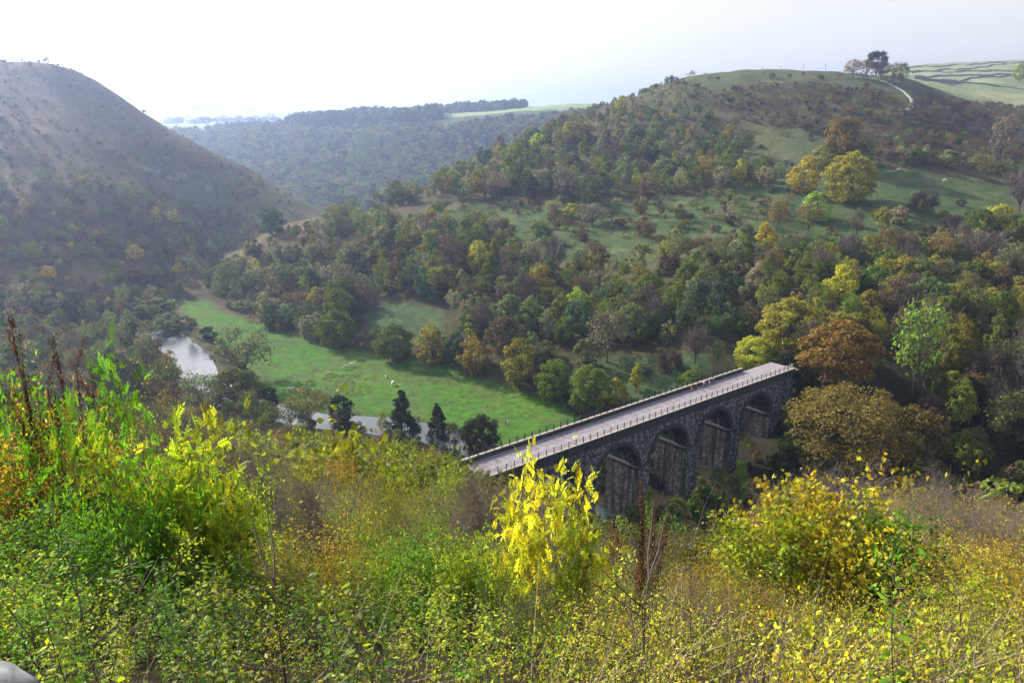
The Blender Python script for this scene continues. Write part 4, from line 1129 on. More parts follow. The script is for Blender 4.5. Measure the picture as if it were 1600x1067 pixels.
# everything smaller or farther: two woods' worth of crowns in one object each
LOD = {}
def lod(kind, n):
    key = (kind, n)
    if key not in LOD:
        L_ = []
        for s in range(4):
            shape = {'round': 'round', 'tall': 'tall', 'loose': 'vase', 'bare': 'vase', 'scrub': 'bush', 'bush': 'bush'}[kind]
            r = np.random.default_rng(500 + s + n)
            if kind in ('bare', 'scrub'):
                _, _, cc = crown_points(r, shape, 10, 26)
                T_, G_, rt = twig_points(r, cc, n, .2, .22 / math.sqrt(n))
                L_.append((T_, G_[:, [0, 1, 2, 4]], rt))
            else:
                pts, nor, cc = crown_points(r, shape, n, min(40, n // 6 + 6))
                L_.append(cards(pts, math.sqrt((4.6 if kind != 'loose' else 3.2) / n), r, nor))
        LOD[key] = L_
    return LOD[key]
def mass(items, name, mats=None):
    VV, FF, RR, TT = [], [], [], []; base = 0
    for c in items:
        kind, col, x, y, z, ww, hh, ph = c
        n = 1100 if ph > 30 else (600 if ph > 18 else (280 if ph > 9 else 110))
        V_, F_, rt = lod(kind, n)[gr.integers(0, 4)]
        a = gr.uniform(0, 6.28); ca, sa = math.cos(a), math.sin(a)
        P = np.empty_like(V_)
        P[:, 0] = (V_[:, 0] * ca - V_[:, 1] * sa) * ww + x; P[:, 1] = (V_[:, 0] * sa + V_[:, 1] * ca) * ww + y; P[:, 2] = V_[:, 2] * hh + z - .1
        cc = np.array(COL[col][0]) * (1 + gr.normal(0, .13)) * (1 + gr.normal(0, .06, 3))
        VV.append(P.astype(np.float32)); FF.append(F_ + base); RR.append(rt); TT.append(np.tile(np.clip(cc, .01, .9).astype(np.float32), (len(P), 1))); base += len(P)
    me = raw_mesh(name, np.concatenate(VV), np.concatenate(FF), [M_STUFF], {'rnd': np.concatenate(RR), 'tint': np.concatenate(TT)})
    print(name, len(items), len(me.polygons))
    return link(bpy.data.objects.new(name, me))
COL2 = COL
rest = [c for c in cand if id(c) not in ids]
o = mass([(c[1], c[2], c[3], c[4], c[5], c[6], c[7], c[10]) for c in rest if not isbush(c)], 'woodland'); tag(o, 'mixed autumn wood covering the valley slopes', 'woodland', kind='stuff')
o = mass([(c[1], c[2], c[3], c[4], c[5], c[6], c[7], c[10]) for c in rest if isbush(c)], 'scrub'); tag(o, 'purple brown thorn scrub spread over the hillsides', 'scrub', kind='stuff')
# far blue wood on the slope beyond, and the belts of trees on its brow
items = []
def far_poly(poly, sp, ya, yb, hr, cols, aspect=1.0, kind='round'):
    pu = [p[0] for p in poly]
    xa = min((u - 800) / F * q_ for u in pu for q_ in (ya, yb)) * 1.05 - 30; xb = max((u - 800) / F * q_ for u in pu for q_ in (ya, yb)) * 1.05 + 30
    gx, gy = np.meshgrid(np.arange(xa, xb, sp), np.arange(ya, yb, sp), indexing='ij')
    x = (gx + gr.uniform(-.48, .48, gx.shape) * sp).ravel(); y = (gy + gr.uniform(-.48, .48, gx.shape) * sp).ravel()
    z = height(x, y); u, v, dep = proj(x, y, z)
    h = gr.uniform(hr[0], hr[1], len(x)) * (1 + .3 * fbm(x / 60, y / 60))
    ok = inside(poly, u, v) & sees(x, y, z + h)
    for i in np.nonzero(ok)[0]:
        items.append((kind, pick(cols, gr), x[i], y[i], z[i], h[i] * gr.uniform(.85, 1.2) * aspect, h[i], h[i] * F / dep[i]))
far_poly([(270, 208), (330, 211), (420, 206), (480, 204), (600, 200), (640, 202), (720, 196), (800, 188), (860, 182), (930, 176), (930, 240), (700, 330), (480, 345), (380, 300), (280, 240)], 12, 780, 1540, (10, 16), {'greygreen': 3, 'olive': 4, 'brown': 3, 'dark': 3, 'ochre': 1}, 1.1)
far_poly([(450, 200), (480, 192), (600, 186), (690, 180), (690, 190), (640, 200), (450, 208)], 13, 1500, 1800, (20, 28), {'dark': 5, 'olive': 2}, .9)
far_poly([(690, 184), (700, 176), (820, 168), (825, 172), (700, 182)], 15, 1750, 2000, (16, 24), {'dark': 5, 'olive': 2}, .9)
far_poly([(320, 207), (330, 202), (450, 198), (450, 204)], 16, 1500, 1800, (8, 15), {'dark': 4, 'olive': 3}, 1.2)
far_poly([(260, 200), (420, 197), (440, 193), (430, 183), (260, 185)], 120, 2200, 4600, (12, 22), {'dark': 4, 'olive': 3}, 2.2)
far_poly([(300, 174), (345, 174), (345, 168), (300, 168)], 60, 4800, 5300, (20, 30), {'dark': 1}, 2)
o = mass(items, 'far_wood'); tag(o, 'distant blue hazed wood on the slope beyond the valley', 'wood', kind='stuff')

# ================================================================== the camera's own hillside
M_FLEAF = foliage('leaf_near', 'object', transl=.48, var=.6, gloss=.012, hue2=(1.5, .95, .5), hfac=.6)
M_FMASS = foliage('leaf_undergrowth', 'attr', transl=.45, var=.6, gloss=.012, hue2=(1.5, 1.05, .5), hfac=.6)
M_STEM = plain('stem_bark', (.075, .055, .042), .85, 20, .4)
M_PALE = plain('pale_bark', (.15, .125, .105), .9, 15, .35)
M_DRY = plain('dry_stem', (.22, .17, .11), .9, 20, .3)

KITE = (np.array([[0, 0, 0], [-.28, .42, -.05], [0, 1, -.12], [.28, .42, -.05], [0, .5, .03]]), np.array([[0, 3, 2, 4], [0, 4, 2, 1]]))
LANCE = (np.array([[0, 0, 0], [-.19, .4, -.04], [0, 1, -.2], [.19, .4, -.04], [0, .5, .02]]), np.array([[0, 3, 2, 4], [0, 4, 2, 1]]))
def rotz(v, a):
    c, s = math.cos(a), math.sin(a); return np.stack([v[:, 0] * c - v[:, 1] * s, v[:, 0] * s + v[:, 1] * c, v[:, 2]], 1)
def lobed():
    V_, F_ = [], []
    for a, l in ((0, 1), (.85, .8), (-.85, .8), (1.7, .45), (-1.7, .45)):
        v = KITE[0] * np.array([1.05, 1, 1]) * l; V_.append(rotz(v, a)); F_.append(KITE[1] + 5 * len(F_))
    return np.concatenate(V_), np.concatenate(F_)
def pinnate(k=4):
    V_, F_ = [], []
    def addl(p, a, l):
        v = LANCE[0] * l * np.array([1.15, 1, 1.6]); v = rotz(v, a) + np.array(p); V_.append(v); F_.append(LANCE[1] + 5 * len(F_))
    for i in range(k):
        t = .25 + .62 * i / k; dz = -.35 * t * t
        for s in (1, -1): addl((0, t, dz), s * 1.05, .34)
    addl((0, .88, -.27), 0, .34)
    V_.append(np.array([[-.008, 0, 0], [.008, 0, 0], [.006, .9, -.28], [-.006, .9, -.28], [0, .5, -.08]])); F_.append(np.array([[0, 1, 2, 3]]) + 5 * (len(V_) - 1))
    return np.concatenate(V_), np.concatenate(F_)
LEAF = {'ovate': KITE, 'lance': LANCE, 'lobed': lobed(), 'ash': pinnate()}

def place_leaves(tpl, pos, dirs, size, r, upb=.8):
    """instances of a leaf template: y axis along dirs, normal biased upwards"""
    n = len(pos); tv, tf = tpl
    y = unit(dirs); up = unit(r.normal(size=(n, 3)) * .55 + np.array([0, 0, upb]))
    x = unit(np.cross(y, up)); z = np.cross(x, y)
    s = (size * r.uniform(.6, 1.3, n))[:, None, None]
    V_ = (tv[None, :, 0:1] * x[:, None] + tv[None, :, 1:2] * y[:, None] + tv[None, :, 2:3] * z[:, None]) * s + pos[:, None]
    F_ = (np.arange(n) * len(tv))[:, None, None] + tf[None]
    return V_.reshape(-1, 3), F_.reshape(-1, 4), np.repeat(r.random(n), len(tv))

def segs_to_tubes(S, n=4):
    """S: list of (p0, p1, r0, r1)"""
    a = np.array([s[0] for s in S]); b = np.array([s[1] for s in S]); r0 = np.array([s[2] for s in S]); r1 = np.array([s[3] for s in S])
    d = unit(b - a); ref = np.where(np.abs(d[:, 2:3]) > .9, [[1., 0, 0]], [[0, 0, 1.]])
    u_ = unit(np.cross(d, ref)); v_ = np.cross(d, u_)
    ang = np.arange(n) * 2 * np.pi / n
    ring = np.cos(ang)[None, :, None] * u_[:, None] + np.sin(ang)[None, :, None] * v_[:, None]
    V_ = np.concatenate([a[:, None] + ring * r0[:, None, None], b[:, None] + ring * r1[:, None, None]], 1)
    k = np.arange(n); f = np.stack([k, (k + 1) % n, (k + 1) % n + n, k + n], 1)
    F_ = (np.arange(len(S)) * 2 * n)[:, None, None] + f[None]
    return V_.reshape(-1, 3), F_.reshape(-1, 4)

def grow(r, stems, height_, spread, levels=3, bend=.18, kids=(3, 5), rad=.012, upward=.5):
    """multi-stemmed shrub skeleton; returns segments and fine-twig points with directions"""
    S, P, D = [], [], []
    def br(p, d, l, rr, lev):
        n = 4 if lev < levels else 3
        for i in range(n):
            d = unit(d + r.normal(0, bend, 3) + np.array([0, 0, upward * .08]))
            q = p + d * l / n
            S.append((p, q, rr * (1 - .22 * i), rr * (1 - .22 * (i + 1))))
            if lev >= levels - 1 or (lev == levels - 2 and i >= 1):
                P.append(q); D.append(d)
                if lev >= levels: P.append((p + q) / 2); D.append(d)
            if lev < levels and i >= (1 if lev == 0 else 0):
                for _ in range(r.integers(kids[0], kids[1] + 1) if lev else r.integers(2, 4)):
                    sd = unit(np.cross(d, r.normal(size=3)))
                    nd = unit(d * .6 + sd * .75 + np.array([0, 0, .18 * upward]))
                    br(p + (q - p) * r.random(), nd, l * r.uniform(.38, .62), rr * .5, lev + 1)
            p = q
    for k in range(stems):
        a = r.uniform(0, 6.28); t = r.uniform(.05, 1) * spread
        d = unit(np.array([math.cos(a) * t, math.sin(a) * t, 1.0]))
        p0 = np.array([math.cos(a), math.sin(a), 0]) * r.uniform(.02, .16) * height_ * .5 - np.array([0, 0, .1])
        br(p0, d, height_ * r.uniform(.6, .85), rad * r.uniform(.6, 1.1), 0)
    return S, np.array(P), np.array(D)

SHR = {}
def shrub_lib(key, seeds, stems, spread, leaf, nleaf, size, levels=2, kids=(2, 3), rad=.012, mats=None, upb=.8, bend=.18, droop=0.0, wpow=1.0):
    SHR[key] = []
    for s in seeds:
        r = np.random.default_rng(s)
        S, P, D = grow(r, stems, 2.5, spread, levels, kids=kids, rad=rad, bend=bend)
        if nleaf:
            w_ = np.clip(P[:, 2], .15, None) ** wpow; i = r.choice(len(P), nleaf, p=w_ / w_.sum())
            pos = P[i] + r.normal(0, .045, (nleaf, 3))
            dr = unit(D[i] * .5 + r.normal(size=(nleaf, 3)) * .8 + np.array([0, 0, .15 - droop]))
            V_, F_, rn = place_leaves(LEAF[leaf], pos, dr, size, r, upb)
            lm = raw_mesh(key + '_leaves', V_, F_, [M_FLEAF], {'rnd': rn})
        else:
            lm = None
        T_, G_ = segs_to_tubes(S, 4 if levels < 3 else 3)
        hgt = float(T_[:, 2].max()) if lm is None else max(float(V_[:, 2].max()), float(T_[:, 2].max())); wid = float(np.percentile(np.hypot(P[:, 0], P[:, 1]), 92) * 2)
        SHR[key].append((lm, raw_mesh(key + '_stems', T_, G_, [M_PALE if key in ('twigs', 'sparse', 'sparse2') else M_STEM]), hgt, wid))
shrub_lib('ovate', (1, 2, 3, 4, 5), 10, .55, 'ovate', 5200, .06, kids=(2, 4))
shrub_lib('lance', (6, 7, 8), 9, .5, 'lance', 5200, .095, kids=(2, 4))
shrub_lib('fine', (11, 12, 13, 14), 14, .45, 'ovate', 5200, .04, kids=(2, 4), rad=.007)
shrub_lib('maple', (15, 16), 8, .7, 'lobed', 3000, .07, kids=(3, 4))
shrub_lib('ash', (17, 18), 4, .24, 'ash', 620, .21, kids=(2, 3), droop=.2, wpow=2.0)
shrub_lib('yash', (19, 20), 4, .40, 'ash', 400, .24, kids=(2, 3), droop=.25, wpow=2.2)
shrub_lib('sparse', (21, 22, 23), 10, .6, 'ovate', 700, .07, kids=(2, 4))
shrub_lib('twigs', (24, 25, 26), 8, .6, None, 0, 0, levels=3, kids=(2, 4), rad=.02)
shrub_lib('ovate2', (41, 42, 43), 10, .6, 'ovate', 8000, .034, kids=(2, 4))
shrub_lib('fine2', (44, 45), 14, .45, 'ovate', 8000, .026, kids=(2, 4), rad=.007)
shrub_lib('sparse2', (46, 47, 48), 10, .6, 'ovate', 2200, .032, kids=(2, 4))
shrub_lib('pole', (27, 28), 1, .12, None, 0, 0, levels=1, kids=(2, 3), rad=.016, bend=.06)
SHR['dock'] = []
for s in (31, 32):
    r = np.random.default_rng(s); S = []; P = []
    for k in range(5):
        a = r.uniform(0, 6.28); b_ = np.array([math.cos(a), math.sin(a), 0]) * .25; p = b_ * .2; d = unit(np.array([b_[0] * .6, b_[1] * .6, 1]))
        hh = r.uniform(1.7, 2.5)
        for i in range(8):
            q = p + d * hh / 8; S.append((p, q, .008, .006)); 
            if i > 3:
                P += [p + (q - p) * r.random() + r.normal(0, .03, 3) for _ in range(70)]
                if r.random() < .7:
                    e = q + unit(d + r.normal(0, .5, 3)) * .3; S.append((q, e, .004, .003)); P += [q + (e - q) * r.random() + r.normal(0, .02, 3) for _ in range(60)]
            p = q; d = unit(d + r.normal(0, .05, 3))
    P = np.array(P); V_, F_, rn = place_leaves(KITE, P, r.normal(size=P.shape), .035, r)
    T_, G_ = segs_to_tubes(S, 4); SHR['dock'].append((raw_mesh('seed_head', V_, F_, [M_FLEAF], {'rnd': rn}), raw_mesh('dock_stems', T_, G_, [M_STEM]), 2.4, .8))

COL.update({'fgreen': ((.095, .24, .016), 'bright green'), 'fyg': ((.23, .32, .02), 'yellow green'), 'fyellow': ((.44, .48, .035), 'bright yellow'), 'fgold': ((.32, .27, .03), 'golden yellow'),
            'forange': ((.30, .19, .04), 'orange brown'), 'fred': ((.06, .03, .024), 'dark red'), 'folive': ((.11, .14, .02), 'olive green'), 'fbrown': ((.16, .10, .05), 'brown'), 'fmix': ((.36, .38, .03), 'yellow and green')})
def shrub(key, col, x, y, w_, h_, name, label, group=None, cat='shrub', leafpart='leaves'):
    if y > 17 and key + '2' in SHR: key += '2'
    r = _srng; lm, sm, hg, wd = SHR[key][r.integers(0, len(SHR[key]))]
    z = float(height(x, y)); root = empty(name, (x, y, z - .05), r.uniform(0, 6.28))
    k_ = max(w_ / wd, (.42 if 'sapling' in name else .6) * h_ / hg) if key not in ('pole', 'dock') else .9
    root.scale = (k_, k_, h_ / hg)
    tag(root, label, cat, group)
    c = np.clip(np.array(COL[col][0]) * (1 + r.normal(0, .1)) * (1 + r.normal(0, .05, 3)), .01, .95)
    if lm is not None:
        o_ = link(bpy.data.objects.new(leafpart, lm), root); o_.color = (*c, 1)
    link(bpy.data.objects.new('stems', sm), root)
    return root

# (u, v of the top, width px, distance, kind, colour, name, label)
FG = [
 (856, 676, 200, 9.5, 'yash', 'fyellow', 'ash_sapling', 'brilliant yellow ash sapling rising in front of the viaduct deck'),
 (795, 745, 120, 9.9, 'yash', 'fmix', 'ash_sapling', 'lower yellow ash sapling leaning against the left of the brilliant one'),
 (905, 790, 80, 9.2, 'yash', 'fyg', 'ash_sapling', 'short yellow green ash shoot at the right foot of the brilliant sapling'),
 (1305, 700, 300, 12.5, 'maple', 'fmix', 'maple_bush', 'large maple bush with yellow and green lobed leaves at the right'),
 (1230, 745, 190, 12.0, 'maple', 'fyg', 'maple_bush', 'lower left wing of the maple growth, yellow green'),
 (1400, 758, 170, 12.0, 'maple', 'fgreen', 'maple_bush', 'greener right wing of the maple growth'),
 (1275, 722, 110, 12.9, 'maple', 'fgold', 'maple_bush', 'orange tipped maple top rising highest behind the large bush'),
 (240, 590, 170, 10.5, 'ash', 'fyg', 'green_shrub', 'tall bright green ash leaved shrub at the left'),
 (305, 628, 140, 9.8, 'ash', 'fyg', 'green_shrub', 'bright green long leaved shrub reaching right from the tall one'),
 (200, 640, 150, 9.5, 'lance', 'fgreen', 'green_shrub', 'dense green long leaved shrub under the tall ash leaved one'),
 (128, 512, 60, 11, 'ash', 'fgreen', 'green_sapling', 'slim green sapling sticking up highest at the left'),
 (60, 568, 160, 11.5, 'ovate', 'forange', 'orange_bush', 'orange brown leafed bush near the left edge'),
 (10, 600, 110, 11, 'ovate', 'fgold', 'orange_bush', 'yellowish brown bush cut by the left edge'),
 (8, 530, 60, 12, 'lance', 'fgreen', 'green_shrub', 'green leafy tip at the left edge above the orange bush'),
 (35, 495, 70, 12, 'dock', 'fred', 'dock_stalks', 'tall dark red dock stalks with seed heads at the left edge'),
 (85, 515, 60, 13, 'dock', 'fred', 'dock_stalks', 'second clump of dark red dock stalks, just right of the tallest'),
 (1018, 752, 50, 11, 'dock', 'fred', 'dock_stalks', 'dead dark red stalk before the middle arches'),
 (985, 800, 50, 11, 'dock', 'fbrown', 'dock_stalks', 'low brown dead stalks left of the dark red stalk by the arches'),
 (490, 762, 190, 10.5, 'fine', 'fgold', 'fine_shrub', 'golden small leafed shrub in the middle of the slope'),
 (560, 800, 130, 9.8, 'fine', 'fyg', 'fine_shrub', 'yellow green small leafed shrub right of the golden one'),
 (420, 800, 120, 9.5, 'fine', 'fyg', 'fine_shrub', 'yellow green small leafed shrub left of the golden one'),
 (660, 785, 190, 9.5, 'lance', 'fgreen', 'green_shrub', 'rounded bright green shrub left of the yellow ash saplings'),
 (740, 800, 110, 9.3, 'lance', 'fyg', 'green_shrub', 'yellowing green shrub between the rounded green one and the saplings'),
 (600, 695, 150, 22, 'fine', 'fyg', 'fine_shrub', 'pale yellow green shrub farther down the slope, below the white river'),
 (530, 720, 130, 20, 'fine', 'fyg', 'fine_shrub', 'yellow green shrub left of the pale one down the slope'),
 (445, 655, 110, 26, 'ovate', 'fyg', 'mixed_shrub', 'yellow green shrub among bare branches below the willow'),
 (520, 652, 90, 40, 'ovate', 'forange', 'orange_bush', 'rusty orange bush at the river side of the slope'),
 (685, 692, 120, 34, 'ovate', 'fyg', 'mixed_shrub', 'green and yellow bush at the brow, below the alders'),
 (350, 700, 130, 14, 'ovate', 'fyg', 'mixed_shrub', 'yellow green shrub right below the long leaved shrub'),
 (215, 545, 90, 30, 'sparse', 'fgold', 'sparse_tree', 'golden leafed open tree below the bright pool at the left'),
 (265, 585, 110, 34, 'twigs', 'fbrown', 'bare_shrub', 'dark bare twiggy tree right under the bright pool'),
 (335, 640, 110, 24, 'twigs', 'fbrown', 'bare_shrub', 'brown bare shrub behind the long leaved green shrub'),
 (390, 668, 120, 22, 'twigs', 'fbrown', 'bare_shrub', 'dense brown bare shrub below the olive yellow willow'),
 (480, 690, 120, 18, 'twigs', 'fbrown', 'bare_shrub', 'grey brown bare shrub above the golden small leafed one'),
 (640, 730, 120, 24, 'sparse', 'fgold', 'sparse_tree', 'half bare shrub with golden leaves left of the saplings'),
 (735, 690, 60, 26, 'twigs', 'fbrown', 'bare_shrub', 'thin bare shrub before the near end of the viaduct'),
 (785, 700, 70, 20, 'sparse', 'fbrown', 'sparse_tree', 'small brown open shrub against the near part of the deck'),
 (1520, 845, 180, 13.5, 'fine', 'fgold', 'fine_shrub', 'golden arching shrub near the right edge'),
 (1450, 900, 120, 12, 'fine', 'fgold', 'fine_shrub', 'golden shrub between the maple growth and the arching one'),
 (1380, 700, 170, 26, 'twigs', 'fbrown', 'bare_shrub', 'wide pale bare shrub above the maple bush'),
 (1300, 712, 120, 28, 'twigs', 'fbrown', 'bare_shrub', 'bare grey shrub behind the top of the maple bush'),
 (1500, 722, 150, 24, 'twigs', 'fbrown', 'bare_shrub', 'bare contorted shrub against the dark hollow at the right'),
 (1580, 770, 110, 22, 'twigs', 'fbrown', 'bare_shrub', 'bare shrub at the right edge above the golden arching one'),
 (1430, 745, 130, 20, 'sparse', 'fgold', 'sparse_tree', 'half bare golden shrub behind the right wing of the maple'),
 (1180, 800, 90, 17, 'sparse', 'fyg', 'sparse_tree', 'open yellow green shrub left of the maple growth'),
 (1095, 830, 130, 13, 'fine', 'fgold', 'fine_shrub', 'golden small leafed shrub below the arches'),
 (955, 860, 110, 11.5, 'fine', 'fyg', 'fine_shrub', 'yellow green shrub right of the ash saplings'),
 (1145, 800, 34, 5.2, 'pole', 'folive', 'bare_sapling', 'tall dark bare sapling crossing the lower slope left of the maple'),
 (1012, 850, 26, 5.0, 'pole', 'folive', 'bare_sapling', 'thin dark bare stem below the dead red stalk'),
 (1065, 880, 26, 4.6, 'pole', 'folive', 'bare_sapling', 'thin dark stem between the two taller bare ones'),
 (1350, 930, 26, 4.6, 'pole', 'folive', 'bare_sapling', 'short dark stem in front of the maple bush'),
 (1560, 880, 26, 5.0, 'pole', 'folive', 'bare_sapling', 'thin dark stem near the right edge'),
 (180, 800, 26, 4.4, 'pole', 'folive', 'bare_sapling', 'thin dark stem among the nettles at the left'),
 (430, 850, 26, 4.4, 'pole', 'folive', 'bare_sapling', 'thin dark stem among the nettles in the middle'),
 (75, 790, 26, 4.4, 'pole', 'folive', 'bare_sapling', 'thin dark stem near the left edge of the nettles'),
]
fg_boxes = []
for (u, vt, wp, Y, kind, col, nm, lab) in FG:
    dx, fy, fz = ray(u, vt); x = dx * Y / fy; zt = fz * Y / fy
    h_ = zt - float(height(x, Y)); _, _, dep = proj(x, Y, zt)
    h_ = max(h_, .5)
    shrub(kind, col, x, Y, wp * dep / F, h_, nm, lab, cat={'twigs': 'shrub', 'pole': 'sapling', 'dock': 'weed'}.get(kind, 'shrub'), leafpart='seed_heads' if kind == 'dock' else 'leaves')
    fg_boxes.append((u, vt, wp, Y))
# skyline of the foreground plants, as seen from the path
TOPV = ([-100, 0, 60, 130, 200, 250, 300, 350, 450, 560, 620, 690, 740, 790, 850, 900, 950, 1000, 1080, 1150, 1200, 1250, 1330, 1400, 1480, 1560, 1700],
        [600, 590, 585, 590, 590, 610, 635, 650, 660, 662, 690, 705, 735, 745, 770, 800, 830, 822, 830, 815, 765, 745, 722, 722, 745, 775, 790])
fr = np.random.default_rng(77)
def fill(spx, spy, ya, yb, hr, table, near_extra, cat, tops, stuff_lib=None, amin=-.9, amax=.95):
    out = []
    y = ya
    while y < yb:
        sy = spy * (1 + 0 * y)
        xs = np.arange(amin * y - 2, amax * y + 2, spx)
        for x in xs:
            X = x + fr.uniform(-.45, .45) * spx; Y = y + fr.uniform(-.45, .45) * sy
            z = float(height(X, Y)); u, v, dep = proj(X, Y, z)
            if u < -60 or u > 1660 or z < -85.5: continue
            lx = (X - VO.x) * _e.x + (Y - VO.y) * _e.y; ly = -(X - VO.x) * _e.y + (Y - VO.y) * _e.x
            if X0 - 4 < lx < X1 and -3 < ly < WID + 3: continue
            vt = np.interp(u, *TOPV) + near_extra + fr.uniform(0, tops)
            h = fr.uniform(*hr)
            dx, fy, fz = ray(u, vt); hm = fz * Y / fy - z
            if hm < hr[0] * .6: continue
            h = min(h, hm)
            for a, cols in table:
                if u < a: break
            kind, col = cols[fr.integers(0, len(cols))]
            out.append((kind, col, float(X), float(Y), z, h, float(u), float(proj(X, Y, z + h)[1])))
        y += sy
    return out
T_NEAR = [(330, [('lance', 'fgreen'), ('ovate', 'fgreen'), ('ovate', 'fyg'), ('fine', 'fyg'), ('ovate', 'folive')]),
          (480, [('ovate', 'fyg'), ('fine', 'fyg'), ('fine', 'fgold'), ('sparse', 'fgold'), ('ovate', 'fgreen')]),
          (760, [('fine', 'fyg'), ('ovate', 'fyg'), ('fine', 'fgold'), ('lance', 'fgreen'), ('sparse', 'fgold')]),
          (960, [('fine', 'fyg'), ('ovate', 'fgreen'), ('sparse', 'fgold'), ('fine', 'folive')]),
          (1180, [('fine', 'fgold'), ('sparse', 'fgold'), ('fine', 'fyg'), ('ovate', 'folive'), ('sparse', 'fbrown')]),
          (9999, [('fine', 'fgold'), ('fine', 'fyg'), ('ovate', 'fgold'), ('ovate', 'fyg'), ('sparse', 'forange')])]
T_FAR = [(300, [('twigs', 'fbrown'), ('sparse', 'fgold'), ('ovate', 'folive'), ('twigs', 'fbrown'), ('twigs', 'fbrown')]),
         (560, [('twigs', 'fbrown'), ('twigs', 'fbrown'), ('twigs', 'fbrown'), ('ovate', 'fyg'), ('sparse', 'forange'), ('sparse', 'fbrown')]),
         (800, [('ovate', 'fyg'), ('ovate', 'folive'), ('twigs', 'fbrown'), ('sparse', 'forange'), ('fine', 'fyg')]),
         (1180, [('ovate', 'folive'), ('sparse', 'fbrown'), ('twigs', 'fbrown'), ('ovate', 'folive')]),
         (9999, [('twigs', 'fbrown'), ('ovate', 'fgold'), ('sparse', 'forange'), ('twigs', 'fbrown')])]
near_items = fill(1.35, 1.3, 6.6, 20, (1.2, 2.5), T_NEAR, 40, 'shrub', 110)
far_items = fill(2.3, 2.4, 20, 46, (2.0, 3.8), T_FAR, 6, 'shrub', 40)
print('near shrubs', len(near_items), 'slope', len(far_items))
near_items = [c for c in near_items if not any(abs(c[6] - b_[0]) < b_[2] * .4 and c[3] < b_[3] - .2 and c[7] < b_[1] + 120 for b_ in fg_boxes[:30])]
allf = near_items + far_items
allf.sort(key=lambda c: -c[5] / c[3])
NAMES = {'lance': 'long_leaved_shrub', 'ovate': 'leafy_shrub', 'fine': 'fine_shrub', 'sparse': 'sparse_shrub', 'twigs': 'bare_shrub'}
NOUN = {'lance': 'long leaved shrub', 'ovate': 'leafy shrub', 'fine': 'small leafed shrub', 'sparse': 'half bare shrub', 'twigs': 'bare twiggy shrub'}
fg_lm = [(shorten(f_[7]), (f_[0], f_[1] + 40)) for f_ in FG]
cnt_ = collections.Counter(k for k, _ in fg_lm); fg_lm = [(k, p) for k, p in fg_lm if cnt_[k] == 1 and len(k.split()) >= 3]
def fg_label(c):
    kind, col, X, Y, z, h, u, vt = c
    base = (COL[col][1] + ' ' if kind != 'twigs' else '') + NOUN[kind]
    vm = vt + 15
    ls = sorted(fg_lm, key=lambda L_: (L_[1][0] - u) ** 2 + 1.5 * (L_[1][1] - vm) ** 2)
    for step in range(4):
        for k_, L_ in ls[:7]:
            du, dv = u - L_[0], vm - L_[1]
            if abs(du) > 2.2 * abs(dv): d_ = 'right of' if du > 0 else 'left of'
            elif abs(dv) > 2.2 * abs(du): d_ = 'below' if dv > 0 else 'above'
            else: d_ = ('lower' if dv > 0 else 'higher') + (' right of' if du > 0 else ' left of')
            dist_ = math.hypot(du, dv); q_ = 'close ' if dist_ < 60 else ('' if dist_ < 130 else 'well ')
            ex = ['', ('tall ' if h > 2.2 else 'low '), ('distant ' if Y > 30 else 'nearer '), 'rather '][step] if step < 3 else ''
            lab = f"{ex}{base} {q_}{d_} the {k_}"
            if len(lab.split()) <= 16 and lab not in used:
                used[lab] = 1; return lab
    return base + (' farther down the camera slope' if Y > 20 else ' on the near camera slope')
for c in allf[:215]:
    kind, col, X, Y, z, h, u, vt = c
    shrub(kind, col, X, Y, h * fr.uniform(.85, 1.25), h, NAMES[kind], fg_label(c), 'shrubs on the near slope' if Y < 20 else 'shrubs farther down the slope')
def merge(items, name, lbl, cat):
    """items: (leaf verts, faces, rnd, stem verts, faces, x, y, z, sxy, sz, colour)"""
    VV, FF, RR, TT, MI = [], [], [], [], []; base = 0
    for (lv, lf, lr, sv, sf, x, y, z, sx, sz, cc) in items:
        a = fr.uniform(0, 6.28); ca, sa = math.cos(a), math.sin(a)
        for (V_, F_, r_, mi) in ((lv, lf, lr, 0), (sv, sf, None, 1)):
            if V_ is None or not len(V_): continue
            P = np.empty((len(V_), 3), np.float32); P[:, 0] = (V_[:, 0] * ca - V_[:, 1] * sa) * sx + x; P[:, 1] = (V_[:, 0] * sa + V_[:, 1] * ca) * sx + y; P[:, 2] = V_[:, 2] * sz + z
            VV.append(P); FF.append(F_ + base); RR.append(np.full(len(V_), .5) if r_ is None else r_); TT.append(np.tile(np.array(cc, np.float32), (len(V_), 1))); MI.append(np.full(len(F_), mi)); base += len(V_)
    me = raw_mesh(name, np.concatenate(VV), np.concatenate(FF), [M_FMASS, M_STEM if name == 'undergrowth' else M_PALE], {'rnd': np.concatenate(RR), 'tint': np.concatenate(TT)}, midx=np.concatenate(MI))
    print(name, len(items), len(me.polygons))
    return tag(link(bpy.data.objects.new(name, me)), lbl, cat, kind='stuff')
def arr(me):
    v = np.empty(len(me.vertices) * 3, np.float32); me.vertices.foreach_get('co', v); f = np.empty(len(me.loops), np.int32); me.loops.foreach_get('vertex_index', f)
    r_ = None
    if 'rnd' in me.attributes:
        r_ = np.empty(len(me.vertices), np.float32); me.attributes['rnd'].data.foreach_get('value', r_)
    return v.reshape(-1, 3), f.reshape(-1, 4), r_
